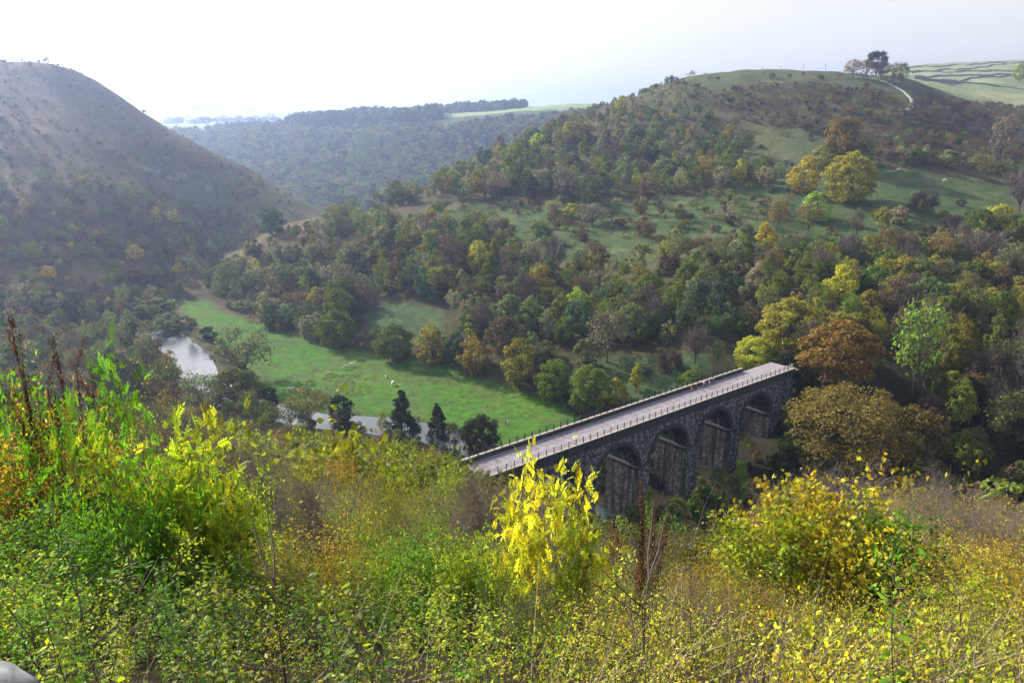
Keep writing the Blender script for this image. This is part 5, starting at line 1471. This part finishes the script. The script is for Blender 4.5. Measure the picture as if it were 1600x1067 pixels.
# the crowded rest: shrubs and small trees of the slope below the view point
LOW = {}
def low_shrub(kind, n, size):
    key = (kind, n)
    if key not in LOW:
        L_ = []
        for s in range(4):
            r = np.random.default_rng(900 + s)
            S, P, D = grow(r, 7, 2.5, .6, 2, kids=(2, 3), rad=.014)
            hg = np.percentile(P[:, 2], 98); wd = np.percentile(np.hypot(P[:, 0], P[:, 1]), 92) * 2
            sc = np.array([1 / wd, 1 / wd, 1 / hg])
            if kind == 'twigs':
                i = r.integers(0, len(P), n); d = unit(D[i] + r.normal(0, .5, (n, 3)))
                T_, G_ = segs_to_tubes([(P[j], P[j] + d[k] * .35 * r.uniform(.5, 1.3), .011, .005) for k, j in enumerate(i)], 3)
                S1, G1 = segs_to_tubes(S, 3); L_.append((None, None, None, np.concatenate([S1, T_]) * sc, np.concatenate([G1, G_ + len(S1)])))
            else:
                i = r.integers(0, len(P), n); pos = P[i] + r.normal(0, .12, (n, 3)); V_, F_, rn = cards(pos, size, r)
                S1, G1 = segs_to_tubes(S[::2], 3); L_.append((V_ * sc, F_, rn, S1 * sc, G1))
        LOW[key] = L_
    return LOW[key]
items = []
for c in allf[215:] + fill(2.9, 3.2, 46, 165, (3.0, 6.5), T_FAR, 4, 'shrub', 34):
    kind, col, X, Y, z, h, u, vt = c
    if kind == 'twigs': t_ = low_shrub('twigs', 300, 0)
    elif kind == 'sparse': t_ = low_shrub('leaf', 500, .10)
    else: t_ = low_shrub('leafy', 1300, .16)
    t_ = t_[fr.integers(0, 4)]
    cc = np.clip(np.array(COL[col][0]) * (.62 if Y > 40 else .85) * (1 + fr.normal(0, .12)) * (1 + fr.normal(0, .05, 3)), .01, .9)
    ww = h * fr.uniform(.85, 1.2)
    items.append((*t_, X, Y, z - .1, ww, h, cc))
merge(items, 'thicket', 'tangled autumn thicket covering the slope below the viewpoint', 'thicket')

# nettles and herbs at the photographer's feet
NET = []
for s in range(6):
    r = np.random.default_rng(300 + s); S = []; pos = []; dr = []; sz = []
    p = np.zeros(3); d = unit(np.array([r.normal(0, .15), r.normal(0, .15), 1])); H_ = 1.2; n_ = 19
    for i in range(n_):
        q = p + d * H_ / n_; S.append((p, q, .006 * (1 - .05 * i), .006 * (1 - .05 * (i + 1)))); d = unit(d + r.normal(0, .06, 3)); p = q
        if i < 2: continue
        a0 = i * 1.57 + r.normal(0, .2)
        for k in range(2 if i < n_ - 3 else 4):
            a = a0 + k * (3.14 if i < n_ - 3 else 1.57); L0 = .058 * (1.15 - .035 * i) if i < n_ - 1 else .035
            pos.append(p + np.array([math.cos(a), math.sin(a), .1]) * .02); dr.append((math.cos(a), math.sin(a), .15 - .5 * r.random())); sz.append(L0)
            if i > 2 and r.random() < .6:                    # side shoot with small leaves
                e = p + np.array([math.cos(a + .6), math.sin(a + .6), .6]) * r.uniform(.05, .12); S.append((p, e, .002, .002))
                for _ in range(5): pos.append(e + r.normal(0, .015, 3)); dr.append(tuple(r.normal(size=3) + (0, 0, .3))); sz.append(.028)
    pos = np.array(pos); dr = np.array(dr); sz = np.array(sz)
    V_, F_, rn = place_leaves(KITE, pos, dr, 1.0, r, 1.2)
    V_ = (V_.reshape(len(pos), 5, 3) - pos[:, None]) * sz[:, None, None] * 1.15 + pos[:, None]
    T_, G_ = segs_to_tubes(S, 4)
    NET.append((V_.reshape(-1, 3), F_, rn, T_, G_))
HERB = []
for s in range(5):
    r = np.random.default_rng(400 + s)
    S, P, D = grow(r, 5, 1.0, .35, 1, kids=(2, 4), rad=.004)
    n_ = 330; i = r.integers(0, len(P), n_); V_, F_, rn = place_leaves(KITE, P[i] + r.normal(0, .03, (n_, 3)), D[i] + r.normal(0, .8, (n_, 3)), .032, r)
    T_, G_ = segs_to_tubes(S, 3); HERB.append((V_, F_, rn, T_, G_))
items = []
y = 2.9
while y < 15:
    sp = .25 + .026 * y
    for x in np.arange(-.78 * y - .6, .8 * y + .6, sp):
        X = x + fr.uniform(-.5, .5) * sp; Y = y + fr.uniform(-.5, .5) * sp; z = float(height(X, Y)); u, v, dep = proj(X, Y, z)
        if u < -80 or u > 1680 or v > 1400: continue
        # nettles on the left, yellowing fine herbs on the right
        pn = np.clip((860 - u) / 200 + fbm(np.array(X * .8), np.array(Y * .8), 2) * 1.2 + .4, .06, .96)
        if fr.random() < pn:
            t_ = NET[fr.integers(0, 6)]; c = COL['fgreen'][0] if fr.random() < .55 else COL['fyg'][0]; s_ = fr.uniform(.5, 1.1) * (1 + .5 * float(fbm(np.array(X * 1.3), np.array(Y * 1.3), 2)))
            c = np.array(c) * (1, .92, 1) 
        else:
            t_ = HERB[fr.integers(0, 5)]; c = COL[['fgold', 'fyg', 'fmix', 'fyg', 'fmix'][fr.integers(0, 5)]][0]; s_ = fr.uniform(.6, 1.1)
        c = np.clip(np.array(c) * (1 + fr.normal(0, .15)), .01, .9)
        if Y < 7.5 and float(proj(X, Y, z + 1.15 * s_)[1]) < 770 - 60 * (u < 300): continue
        if float(fbm(np.array(X * .9 + 40), np.array(Y * .9), 3)) < -.22: continue
        c = c * (1 + 1.1 * float(fbm(np.array(X * .55 + 9), np.array(Y * .55 + 4), 3)))
        c = np.clip(c, .012, .9)
        items.append((*t_, X, Y, z - .05, max(s_, .8), s_, c))
    y += sp
merge(items, 'undergrowth', 'nettles and yellowing herbs on the bank at the viewpoint', 'undergrowth')
# dead grass and dry stalks
n_ = 10000
Y = 3.4 + 17 * fr.random(n_) ** 1.3
X = (fr.uniform(-.75, .78, n_)) * (Y + .6)
z = height(X, Y); hh = fr.uniform(.35, .95, n_); lean = fr.normal(0, .28, (n_, 2)) + np.array([.12, -.05])
p0 = np.stack([X, Y, z - .03], 1); p1 = p0 + np.stack([lean[:, 0] * hh * .4, lean[:, 1] * hh * .4, hh * .55], 1); p2 = p1 + np.stack([lean[:, 0] * hh * .8, lean[:, 1] * hh * .8, hh * .42], 1)
sel = fbm(X * .7, Y * .7, 3) + .08 * (X > 0) > .18
p0, p1, p2, m_ = p0[sel], p1[sel], p2[sel], int(sel.sum())
sd_ = unit(np.cross(p2 - p0, fr.normal(size=(m_, 3)))) * .0025
V_ = np.stack([p0 - sd_, p0 + sd_, p1 + sd_, p1 - sd_, p2 + sd_ * .5, p2 - sd_ * .5], 1).reshape(-1, 3)
b_ = (np.arange(m_) * 6)[:, None]; F_ = np.concatenate([b_ + [0, 1, 2, 3], b_ + [3, 2, 4, 5]])
tag(link(bpy.data.objects.new('dead_grass', raw_mesh('dead_grass', V_, F_, [M_DRY]))), 'pale dead grass and dry stalks among the herbs', 'grass', kind='stuff')

# corner of the limestone wall at the viewpoint
M_LIME = plain('limestone', (.15, .148, .16), .95, 14, .6, 1.0)
sw = empty('stone_wall', (-1.25, 1.5, -1.75))
tag(sw, 'rough pale limestone wall top cut by the lower left corner', 'wall')
r = np.random.default_rng(5)
def rock(c, s, seed, parent, name='stone'):
    r_ = np.random.default_rng(seed); bm = bmesh.new(); bmesh.ops.create_icosphere(bm, subdivisions=4, radius=1)
    for v in bm.verts:
        p = np.array(v.co); k = np.sign(p) * np.abs(p) ** .6
        nn = 1 + .16 * float(fbm(np.array(p[0] * 1.5 + seed), np.array(p[1] * 1.5 + p[2] * 2), 4)) * 1.5
        nn += .05 * float(fbm(np.array(p[0] * 7 + seed), np.array(p[1] * 7 + p[2] * 6), 3))
        v.co = Vector(k * nn * np.array(s))
    me = bpy.data.meshes.new(name); bm.to_mesh(me); bm.free(); me.materials.append(M_LIME)
    for pl in me.polygons: pl.use_smooth = True
    o_ = link(bpy.data.objects.new(name, me), parent); o_.location = c; o_.rotation_euler = (r_.normal(0, .1), r_.normal(0, .1), r_.uniform(0, .5)); return o_
_w = [((-1.36, 1.62, -1.34), (.30, .2, .20)), ((-1.02, 1.60, -1.47), (.22, .18, .17)), ((-1.75, 1.75, -1.32), (.3, .25, .2)), ((-.78, 1.5, -1.62), (.2, .16, .14)),
      ((-1.3, 1.6, -1.62), (.42, .24, .2)), ((-1.8, 1.8, -1.65), (.36, .26, .2))]
for k, (c, s) in enumerate(_w):
    o_ = rock((c[0] + 1.12, c[1] - 1.5, c[2] + 1.565), tuple(q * .85 for q in s), 40 + k, sw)

# ------------------------------------------------------------------ animals
M_COWS = {}
def hide(name, base, patch=None):
    m, n, N, Lk = newmat(name)
    p = N('ShaderNodeBsdfPrincipled'); o = N('ShaderNodeOutputMaterial'); Lk(p.outputs[0], o.inputs[0]); p.inputs['Roughness'].default_value = .85
    f = noise(N, Lk, 2.2, 2)
    Lk(ramp(N, Lk, f, [(.48, base), (.53, patch or base)]), p.inputs['Base Color']); return m
def skin_mesh(name, verts, edges, radii, mat, sub=2, root=0):
    me = bpy.data.meshes.new(name); me.from_pydata(verts, edges, []); o = bpy.data.objects.new(name, me); C.objects.link(o)
    m = o.modifiers.new('s', 'SKIN'); m.use_smooth_shade = True
    for i, r_ in enumerate(radii): 
        me.skin_vertices[0].data[i].radius = r_ if hasattr(r_, '__len__') else (r_, r_)
    me.skin_vertices[0].data[root].use_root = True
    s = o.modifiers.new('u', 'SUBSURF'); s.levels = sub; s.render_levels = sub
    dg = bpy.context.evaluated_depsgraph_get(); ev = o.evaluated_get(dg)
    me2 = bpy.data.meshes.new_from_object(ev); me2.name = name; bpy.data.objects.remove(o); bpy.data.meshes.remove(me)
    me2.materials.clear(); me2.materials.append(mat)
    for pl in me2.polygons: pl.use_smooth = True
    return me2
def cow_mesh(graze, mat):
    V_, E_, R_ = [], [], []
    def chain(pts, rad, start=None):
        prev = start
        for p, r_ in zip(pts, rad):
            V_.append(p); R_.append(r_); i = len(V_) - 1
            if prev is not None: E_.append((prev, i))
            prev = i
        return prev
    chain([(-.15, 0, 1.02)], [(.36, .40)])                                   # mid trunk (root)
    hip = chain([(-.55, 0, 1.08), (-.88, 0, 1.10)], [(.33, .36), (.24, .26)], 0)
    sh = chain([(.3, 0, 1.02), (.62, 0, 1.10)], [(.34, .40), (.22, .32)], 0)
    if graze: chain([(.92, 0, .95), (1.15, 0, .62), (1.28, 0, .36), (1.40, 0, .14), (1.45, 0, .06)], [(.17, .2), (.13, .16), (.13, .14), (.10, .10), (.08, .07)], sh)
    else: chain([(.95, 0, 1.28), (1.15, 0, 1.44), (1.36, 0, 1.42), (1.56, 0, 1.30)], [(.16, .2), (.14, .16), (.12, .13), (.085, .08)], sh)
    for s in (-1, 1):
        chain([(.58, s * .2, .78), (.56, s * .2, .5), (.6, s * .2, .27), (.58, s * .2, .04)], [.12, .07, .05, .055], sh)
        chain([(-.82, s * .2, .80), (-.74, s * .2, .62), (-.92, s * .2, .45), (-.86, s * .2, .2), (-.85, s * .2, .04)], [.15, .10, .06, .045, .055], hip)
    chain([(-1.12, 0, 1.02), (-1.16, 0, .7), (-1.15, 0, .48)], [.035, .025, .05], hip)
    return skin_mesh('body', V_, E_, R_, mat, 1)
def ears_mesh(graze, mat):
    mb = MB(); hx_, hz = (1.22, .50) if graze else (1.2, 1.50)
    for s in (-1, 1): mb.tube([(hx_, s * .1, hz), (hx_ - .02, s * .2, hz + .03), (hx_, s * .27, hz)], [.02, .05, .012], 6)
    return mb.mesh('ear', mat)
CREAM = hide('cream_hide', (.62, .58, .50)); BLACK = hide('black_hide', (.015, .014, .013)); TAN = hide('tan_hide', (.33, .20, .10)); PIED = hide('red_and_white_hide', (.60, .57, .52), (.22, .09, .04)); GREYH = hide('grey_hide', (.35, .34, .32))
COWS = [(541, 577, PIED, 1, 200, 'cream and red cow on the meadow, nearer of the pair'), (550, 573, CREAM, 0, 20, 'cream cow on the meadow, farther of the pair'),
        (515, 588, TAN, 1, 170, 'tan cow grazing in the rough patch of the meadow'), (614, 602, CREAM, 1, 260, 'single cream cow grazing nearest the white river'),
        (454, 612, CREAM, 0, 0, 'cream cow half hidden by the yellowish willow'), (484, 600, TAN, 1, 30, 'brown cow behind the yellowish willow at the near meadow edge'),
        (603, 590, CREAM, 1, 90, 'small pale calf on the open middle of the meadow'),
        (1403, 268, CREAM, 1, 190, 'white cow at the top of the right pasture by the broad tree'), (1476, 284, CREAM, 1, 0, 'white cow grazing beside the black one on the right pasture'),
        (1508, 290, BLACK, 0, 80, 'black cow on the right pasture'), (1436, 372, CREAM, 1, 10, 'cream cow among thorn bushes low on the right pasture'),
        (979, 522, CREAM, 1, 270, 'cream cow on the steep slope right of the silvery airy tree'), (1137, 453, GREYH, 1, 20, 'grey cow in a gap of the wood high above the viaduct end'),
        (1070, 456, TAN, 1, 60, 'tan cow in a gap of the wood above the viaduct'), (1493, 372, CREAM, 0, 140, 'cream cow resting by the wood edge below the right pasture')]
_cm = {}
for (u, v, mat, gz, rz, lab) in COWS:
    k = (mat.name, gz)
    if k not in _cm: _cm[k] = (cow_mesh(gz, mat), ears_mesh(gz, mat))
    x, y, z = at(u, v, 160)
    root = empty('cow', (x, y, z - .02), R(rz)); tag(root, lab, 'cow', 'cattle on the pastures'); s_ = .7 if 'calf' in lab else 1.1; root.scale = (s_,) * 3
    link(bpy.data.objects.new('body', _cm[k][0]), root); link(bpy.data.objects.new('ear', _cm[k][1]), root)

# ------------------------------------------------------------------ people
SKIN = plain('skin', (.55, .36, .27), .6)
def cloth(name, c): return plain(name, c, .85, 30, .15)
CL = {'red': cloth('red_cloth', (.5, .02, .02)), 'white': cloth('white_cloth', (.7, .7, .72)), 'blue': cloth('blue_cloth', (.03, .06, .35)), 'black': cloth('black_cloth', (.012, .012, .015)),
      'orange': cloth('orange_cloth', (.7, .13, .07)), 'denim': cloth('denim_cloth', (.05, .08, .17)), 'grey': cloth('grey_cloth', (.25, .26, .28)), 'sky': cloth('pale_blue_cloth', (.45, .55, .65))}
HAIR = plain('hair', (.05, .03, .02), .7)
def person(x, y, z, rz, top, trousers, label, hgt=1.72, stride=.22, group=None, bag=None, seed=0, scarf=None):
    r_ = np.random.default_rng(seed); root = empty('person', (x, y, z), R(rz)); root.scale = (hgt / 1.75,) * 3
    tag(root, label, 'person', group)
    st = stride; sw_ = r_.uniform(.6, 1.2) * st
    def body(g, parts):
        V_, E_, R_ = [], [], []
        def ch(pts, rad, start=None):
            prev = start
            for p, rr in zip(pts, rad):
                V_.append(p); R_.append(rr); i = len(V_) - 1
                if prev is not None: E_.append((prev, i))
                prev = i
            return prev
        return V_, E_, R_, ch
    hipz = .92
    legs = {s: [(0, s * .09, hipz - .04), (s * st * .55 + .03, s * .10, .5), (s * st - .02, s * .10, .09), (s * st + .13, s * .11, .04)] for s in (-1, 1)}
    arms = {s: [(0, s * .19, 1.42), (-s * sw_ * .45, s * .25, 1.14), (-s * sw_ * .5 + .14, s * .25, .92)] for s in (-1, 1)}
    # body: one surface with head, neck, arms, hands, legs, feet
    V_, E_, R_, ch = body(0, 0)
    ch([(0, 0, .94)], [(.14, .10)])
    chest = ch([(0, 0, 1.12), (.0, 0, 1.36)], [(.12, .09), (.15, .10)], 0)
    neck = ch([(.0, 0, 1.50), (.01, 0, 1.60), (.02, 0, 1.70)], [.05, .085, .075], chest)
    ch([(.105, 0, 1.625)], [.018], neck - 1 if False else neck)
    for s in (-1, 1):
        ch(legs[s], [.085, .058, .042, .04], 0)
        e = ch(arms[s], [.055, .04, .028], chest)
        ax, ay, az = arms[s][-1]
        for f in range(4):
            ch([(ax + .03, ay + (f - 1.5) * .017, az - .07), (ax + .05, ay + (f - 1.5) * .018, az - .13 - .01 * (f in (1, 2)))], [.012, .008], e)
        ch([(ax + .06, ay - s * .02, az - .05)], [.011], e)
    link(bpy.data.objects.new('body', skin_mesh('body', V_, E_, R_, SKIN, 1)), root)
    V_, E_, R_, ch = body(0, 0)
    ch([(0, 0, .90)], [(.16, .125)]); c_ = ch([(0, 0, 1.12), (0, 0, 1.38)], [(.145, .115), (.175, .125)], 0); ch([(0, 0, 1.46)], [.075], c_)
    for s in (-1, 1): ch(arms[s][:2] + [(arms[s][2][0] - .01, arms[s][2][1], arms[s][2][2] + .02)], [.072, .055, .042], c_)
    link(bpy.data.objects.new('jacket', skin_mesh('jacket', V_, E_, R_, CL[top], 1)), root)
    V_, E_, R_, ch = body(0, 0)
    ch([(0, 0, .93)], [(.152, .118)])
    for s in (-1, 1): ch(legs[s][:3], [.102, .074, .058], 0)
    link(bpy.data.objects.new('trousers', skin_mesh('trousers', V_, E_, R_, CL[trousers], 1)), root)
    for s in (-1, 1):
        ax = s * st
        mb = MB(); mb.tube([(ax - .06, s * .10, .06), (ax + .03, s * .105, .055), (ax + .15, s * .11, .04), (ax + .2, s * .112, .035)], [.045, .052, .045, .02], 8); mb.build('shoe', CL['black'], root, True)
    bm = bmesh.new(); bmesh.ops.create_uvsphere(bm, u_segments=12, v_segments=8, radius=1)
    for v in bm.verts:
        v.co = Vector((v.co.x * .105 - .012, v.co.y * .095, v.co.z * .11 + 1.70))
        if v.co.x > .05 and v.co.z < 1.72: v.co.x = .03
    me = bpy.data.meshes.new('hair'); bm.to_mesh(me); bm.free(); me.materials.append(HAIR); link(bpy.data.objects.new('hair', me), root)
    if bag:
        bm = bmesh.new(); bmesh.ops.create_cube(bm, size=1); bmesh.ops.bevel(bm, geom=bm.edges[:], offset=.2, segments=3, affect='EDGES')
        for v in bm.verts: v.co = Vector((v.co.x * .18 - .24, v.co.y * .3, v.co.z * .45 + 1.22))
        me = bpy.data.meshes.new('backpack'); bm.to_mesh(me); bm.free(); me.materials.append(CL[bag]); o_ = link(bpy.data.objects.new('backpack', me)); 
        o_.location = root.location; o_.rotation_euler = root.rotation_euler; o_.scale = root.scale
        tag(o_, f'{bag} backpack on the back of the walker in {top} on the viaduct', 'backpack')
    return root
def on_deck(l, a): return VO.x + _e.x * l - _e.y * a, VO.y + _e.y * l + _e.x * a
deg = math.degrees(VANG)
def deck_at(u, v):
    dx, fy, fz = ray(u, v); t = ZD / fz; x, y = dx * t, fy * t
    l = (x - VO.x) * _e.x + (y - VO.y) * _e.y; a = -(x - VO.x) * _e.y + (y - VO.y) * _e.x
    return on_deck(l, min(max(a, 1.0), 7.5))
G = 'walkers crossing the viaduct'
for k, (u, v, off, top, tr, lab, h, bag) in enumerate([
    (1092, 601, 180, 'red', 'black', 'walker in red jacket at the left of the group on the viaduct', 1.85, None),
    (1095.5, 603.5, 185, 'white', 'grey', 'walker in white top and pale legs, front of the group on the viaduct', 1.9, 'red'),
    (1099.5, 599, 175, 'blue', 'sky', 'walker in bright blue jacket and pale trousers on the viaduct', 1.8, None),
    (1103, 596, 180, 'blue', 'denim', 'rearmost walker in blue with dark trousers on the viaduct', 1.85, None),
    (1079, 606, 160, 'black', 'black', 'walker in black by the far railing, ahead of the group', 1.8, None),
    (1075.5, 609.5, 170, 'orange', 'orange', 'small walker in orange beside the one in black', 1.3, None)]):
    x, y = deck_at(u, v); person(x, y, ZD, deg + off, top, tr, lab, h, .2, G, bag, k)
for k, (u, v, rz, top, tr, lab) in enumerate([(790, 664, 200, 'black', 'denim', 'walker in dark clothes on the meadow near the viaduct'), (793.5, 663, 170, 'white', 'sky', 'walker in white on the meadow beside the dark one'),
    (369, 517, 200, 'black', 'black', 'leftmost dark walker far along the meadow'), (373, 516, 190, 'black', 'denim', 'second dark walker far along the meadow'), (386, 519, 200, 'white', 'denim', 'pale walker far along the meadow right of the dark pair')]):
    x, y, z = at(u, v, 150); person(x, y, z - .02, rz, top, tr, lab, 1.72, .2, 'walkers on the meadow', None, 20 + k)

# ------------------------------------------------------------------ track on the hill, walls of the far fields, poles
M_TRACK = plain('pale_track', (.30, .29, .27), .95, .6, .15)
def ribbon(name, pts, width, mat, lift=.12, n=120):
    P = np.array([at(u, v, 350)[:2] for u, v in pts]); d = np.r_[0, np.cumsum(np.hypot(*np.diff(P, axis=0).T))]; t = np.linspace(0, d[-1], n)
    X = np.interp(t, d, P[:, 0]); Y = np.interp(t, d, P[:, 1]); k = np.ones(9) / 9
    X[4:-4] = np.convolve(X, k, 'valid'); Y[4:-4] = np.convolve(Y, k, 'valid')
    tx, ty = np.gradient(X), np.gradient(Y); l = np.hypot(tx, ty); nx, ny = -ty / l, tx / l; V_ = []
    for s in (-1, -.5, 0, .5, 1):
        xx, yy = X + nx * s * width / 2, Y + ny * s * width / 2; V_.append(np.stack([xx, yy, height(xx, yy) + lift + .25 * (1 - abs(s))], 1))
    V_ = np.stack(V_, 1).reshape(-1, 3); i, j = np.meshgrid(np.arange(n - 1), np.arange(4), indexing='ij'); q_ = (i * 5 + j).ravel()
    return tag(link(bpy.data.objects.new(name, raw_mesh(name, V_, np.stack([q_, q_ + 5, q_ + 6, q_ + 1], 1), [mat], smooth=True))), kind='structure')
ribbon('path', [(1335, 121), (1352, 122), (1370, 125), (1388, 131), (1403, 139), (1416, 148), (1424, 156), (1425, 165), (1419, 173), (1407, 180)], 2.9, M_TRACK, .35)
M_WALL = plain('drystone', (.15, .145, .13), .95, 1.5, .35)
def drywall(pts, label, near=700, h=1.5, t=.7):
    P = np.array([at(u, v, near)[:2] for u, v in pts]); d = np.r_[0, np.cumsum(np.hypot(*np.diff(P, axis=0).T))]; n = max(int(d[-1] / 8), 6); tt = np.linspace(0, d[-1], n)
    X = np.interp(tt, d, P[:, 0]); Y = np.interp(tt, d, P[:, 1]); Z = height(X, Y); mb = MB(); g = np.gradient(X), np.gradient(Y); l = np.hypot(*g); nx, ny = -g[1] / l, g[0] / l
    vs = []
    for i in range(n):
        hh = h * (1 + .15 * math.sin(i * 2.3) + .1 * math.sin(i * .7))
        for s, zz in ((-1, -.5), (-.7, hh), (.7, hh), (1, -.5)): vs.append((X[i] + nx[i] * t * s, Y[i] + ny[i] * t * s, Z[i] + zz))
    mb.add(vs, [(4 * i + k, 4 * i + 4 + k, 4 * i + 5 + k, 4 * i + 1 + k) for i in range(n - 1) for k in range(3)])
    tag(mb.build('drystone_wall', M_WALL), label, 'wall', 'drystone walls of the far fields')
for pts, lab in [([(1418, 108), (1480, 104), (1540, 100), (1610, 97)], 'topmost drystone wall along the skyline of the walled fields'),
                 ([(1420, 113), (1500, 109), (1545, 104), (1570, 100)], 'second drystone wall slanting up to the skyline wall'),
                 ([(1425, 115), (1500, 113), (1610, 109)], 'third drystone wall running level across the fields'),
                 ([(1430, 121), (1500, 119), (1610, 117)], 'fourth drystone wall below the level one'),
                 ([(1430, 124), (1490, 127), (1530, 122), (1610, 119)], 'kinked drystone wall low on the walled fields'),
                 ([(1440, 126), (1500, 130), (1560, 136), (1610, 142)], 'lowest drystone wall falling to the right above the scrub')]:
    drywall(pts, lab, 760, 1.7, .6)
M_POLE = plain('pole_wood', (.12, .10, .08), .9)
for k, (u, v, hp, lab) in enumerate([(1191, 111, 8, 'faint wooden pole at the left end of the skyline line'), (1219, 110, 9, 'second faint pole on the skyline'), (1255, 111, 13, 'taller faint pole in the middle of the skyline line'), (1289, 111, 14, 'faint pole nearest the birch grove')]):
    dx, fy, fz = ray(u, v + 3); Y = 725; x = dx * Y / fy; z = float(height(x, Y)); mb = MB(); hh = hp * Y / F
    p_ = empty('utility_pole', (x, Y, z)); tag(p_, lab, 'pole', 'poles along the skyline'); mb.tube([(0, 0, -.3), (0, 0, hh)], [.16, .11], 8); mb.build('pole', M_POLE, p_)
    mb = MB(); mb.box((-.9, -.06, hh - .9), (.9, .06, hh - .75)); mb.box((-.6, .07, hh - 1.5), (.6, .17, hh - 1.38)); mb.build('crossarm', M_POLE, p_)
# limestone crags on the left hill
M_CRAG = plain('crag_limestone', (.18, .175, .18), .95, .5, .35, .8)
for k, (u, v, s, lab) in enumerate([(268, 282, 5, 'grey limestone crag on the left hill, left of its pair'), (290, 280, 5.5, 'taller grey limestone crag in the middle of the left hill'), (322, 298, 4, 'low pale crag right of the taller one on the left hill'), (232, 270, 5, 'grey scree patch of boulders on the left hill')]):
    x, y, z = at(u, v, 350); rt = empty('crag', (x, y, z)); tag(rt, lab, 'crag', None)
    for j in range(5): rock((r.normal(0, s * .7), r.normal(0, s * .5), r.normal(0, .4) + s * .12), (s * r.uniform(.25, .5), s * r.uniform(.25, .4), s * r.uniform(.3, .75)), 60 + k * 7 + j, rt, 'boulder').data.materials[0] = M_CRAG
# rushes in the rough patches of the meadow
items_v = []
PR = [(500, 588), (560, 584), (600, 606), (560, 622), (510, 612)]; PR2 = [(620, 582), (760, 600), (880, 640), (800, 655), (700, 612)]
n_ = 0; VV = []
for _ in range(9000):
    x, y = fr.uniform(-75, 15), fr.uniform(195, 330); z = float(height(x, y))
    if z > -84.8 or z < -86.8: continue
    u, v, dep = proj(x, y, z)
    k = 1.0 if inside(PR, u, v) else (.30 if inside(PR2, u, v) else .02)
    if not inside(P_MEADOW, u, v) or fr.random() > k * (.5 + 1.5 * fbm(np.array(x / 5), np.array(y / 3), 3) + .3): continue
    b = np.array([x, y, z]); m_ = 26; dr = unit(fr.normal(0, .4, (m_, 3)) + np.array([0, 0, 1])); s_ = unit(np.cross(dr, fr.normal(size=(m_, 3)))) * .022; p0 = b + fr.normal(0, .3, (m_, 3)) * (1, 1, 0); p1 = p0 + dr * fr.uniform(.15, .42, (m_, 1))
    VV.append(np.stack([p0 - s_, p0 + s_, p1 + s_ * .3, p1 - s_ * .3], 1).reshape(-1, 3))
VV = np.concatenate(VV); me = raw_mesh('rushes', VV, np.arange(len(VV)).reshape(-1, 4), [M_STUFF], {'rnd': np.repeat(fr.random(len(VV) // 4), 4), 'tint': np.tile(np.array([.10, .125, .04], np.float32), (len(VV), 1))})
tag(link(bpy.data.objects.new('rushes', me)), 'tufts of rushes in the rough parts of the meadow', 'rushes', kind='stuff')

# ------------------------------------------------------------------ the hazy air
m, n, N, Lk = newmat('haze')
pv = N('ShaderNodeVolumePrincipled'); o = N('ShaderNodeOutputMaterial'); Lk(pv.outputs[0], o.inputs['Volume'])
pv.inputs['Color'].default_value = (.48, .62, 1.0, 1); pv.inputs['Density'].default_value = HAZE_D; pv.inputs['Anisotropy'].default_value = .7
mb = MB(); x_ = float(np.abs(XG).max()) + 20
mb.box((-x_, -430, float(H.min()) - 1.0), (x_, 6530, float(H.max()) + 30)); hz = mb.build('haze', m); tag(hz, kind='stuff')
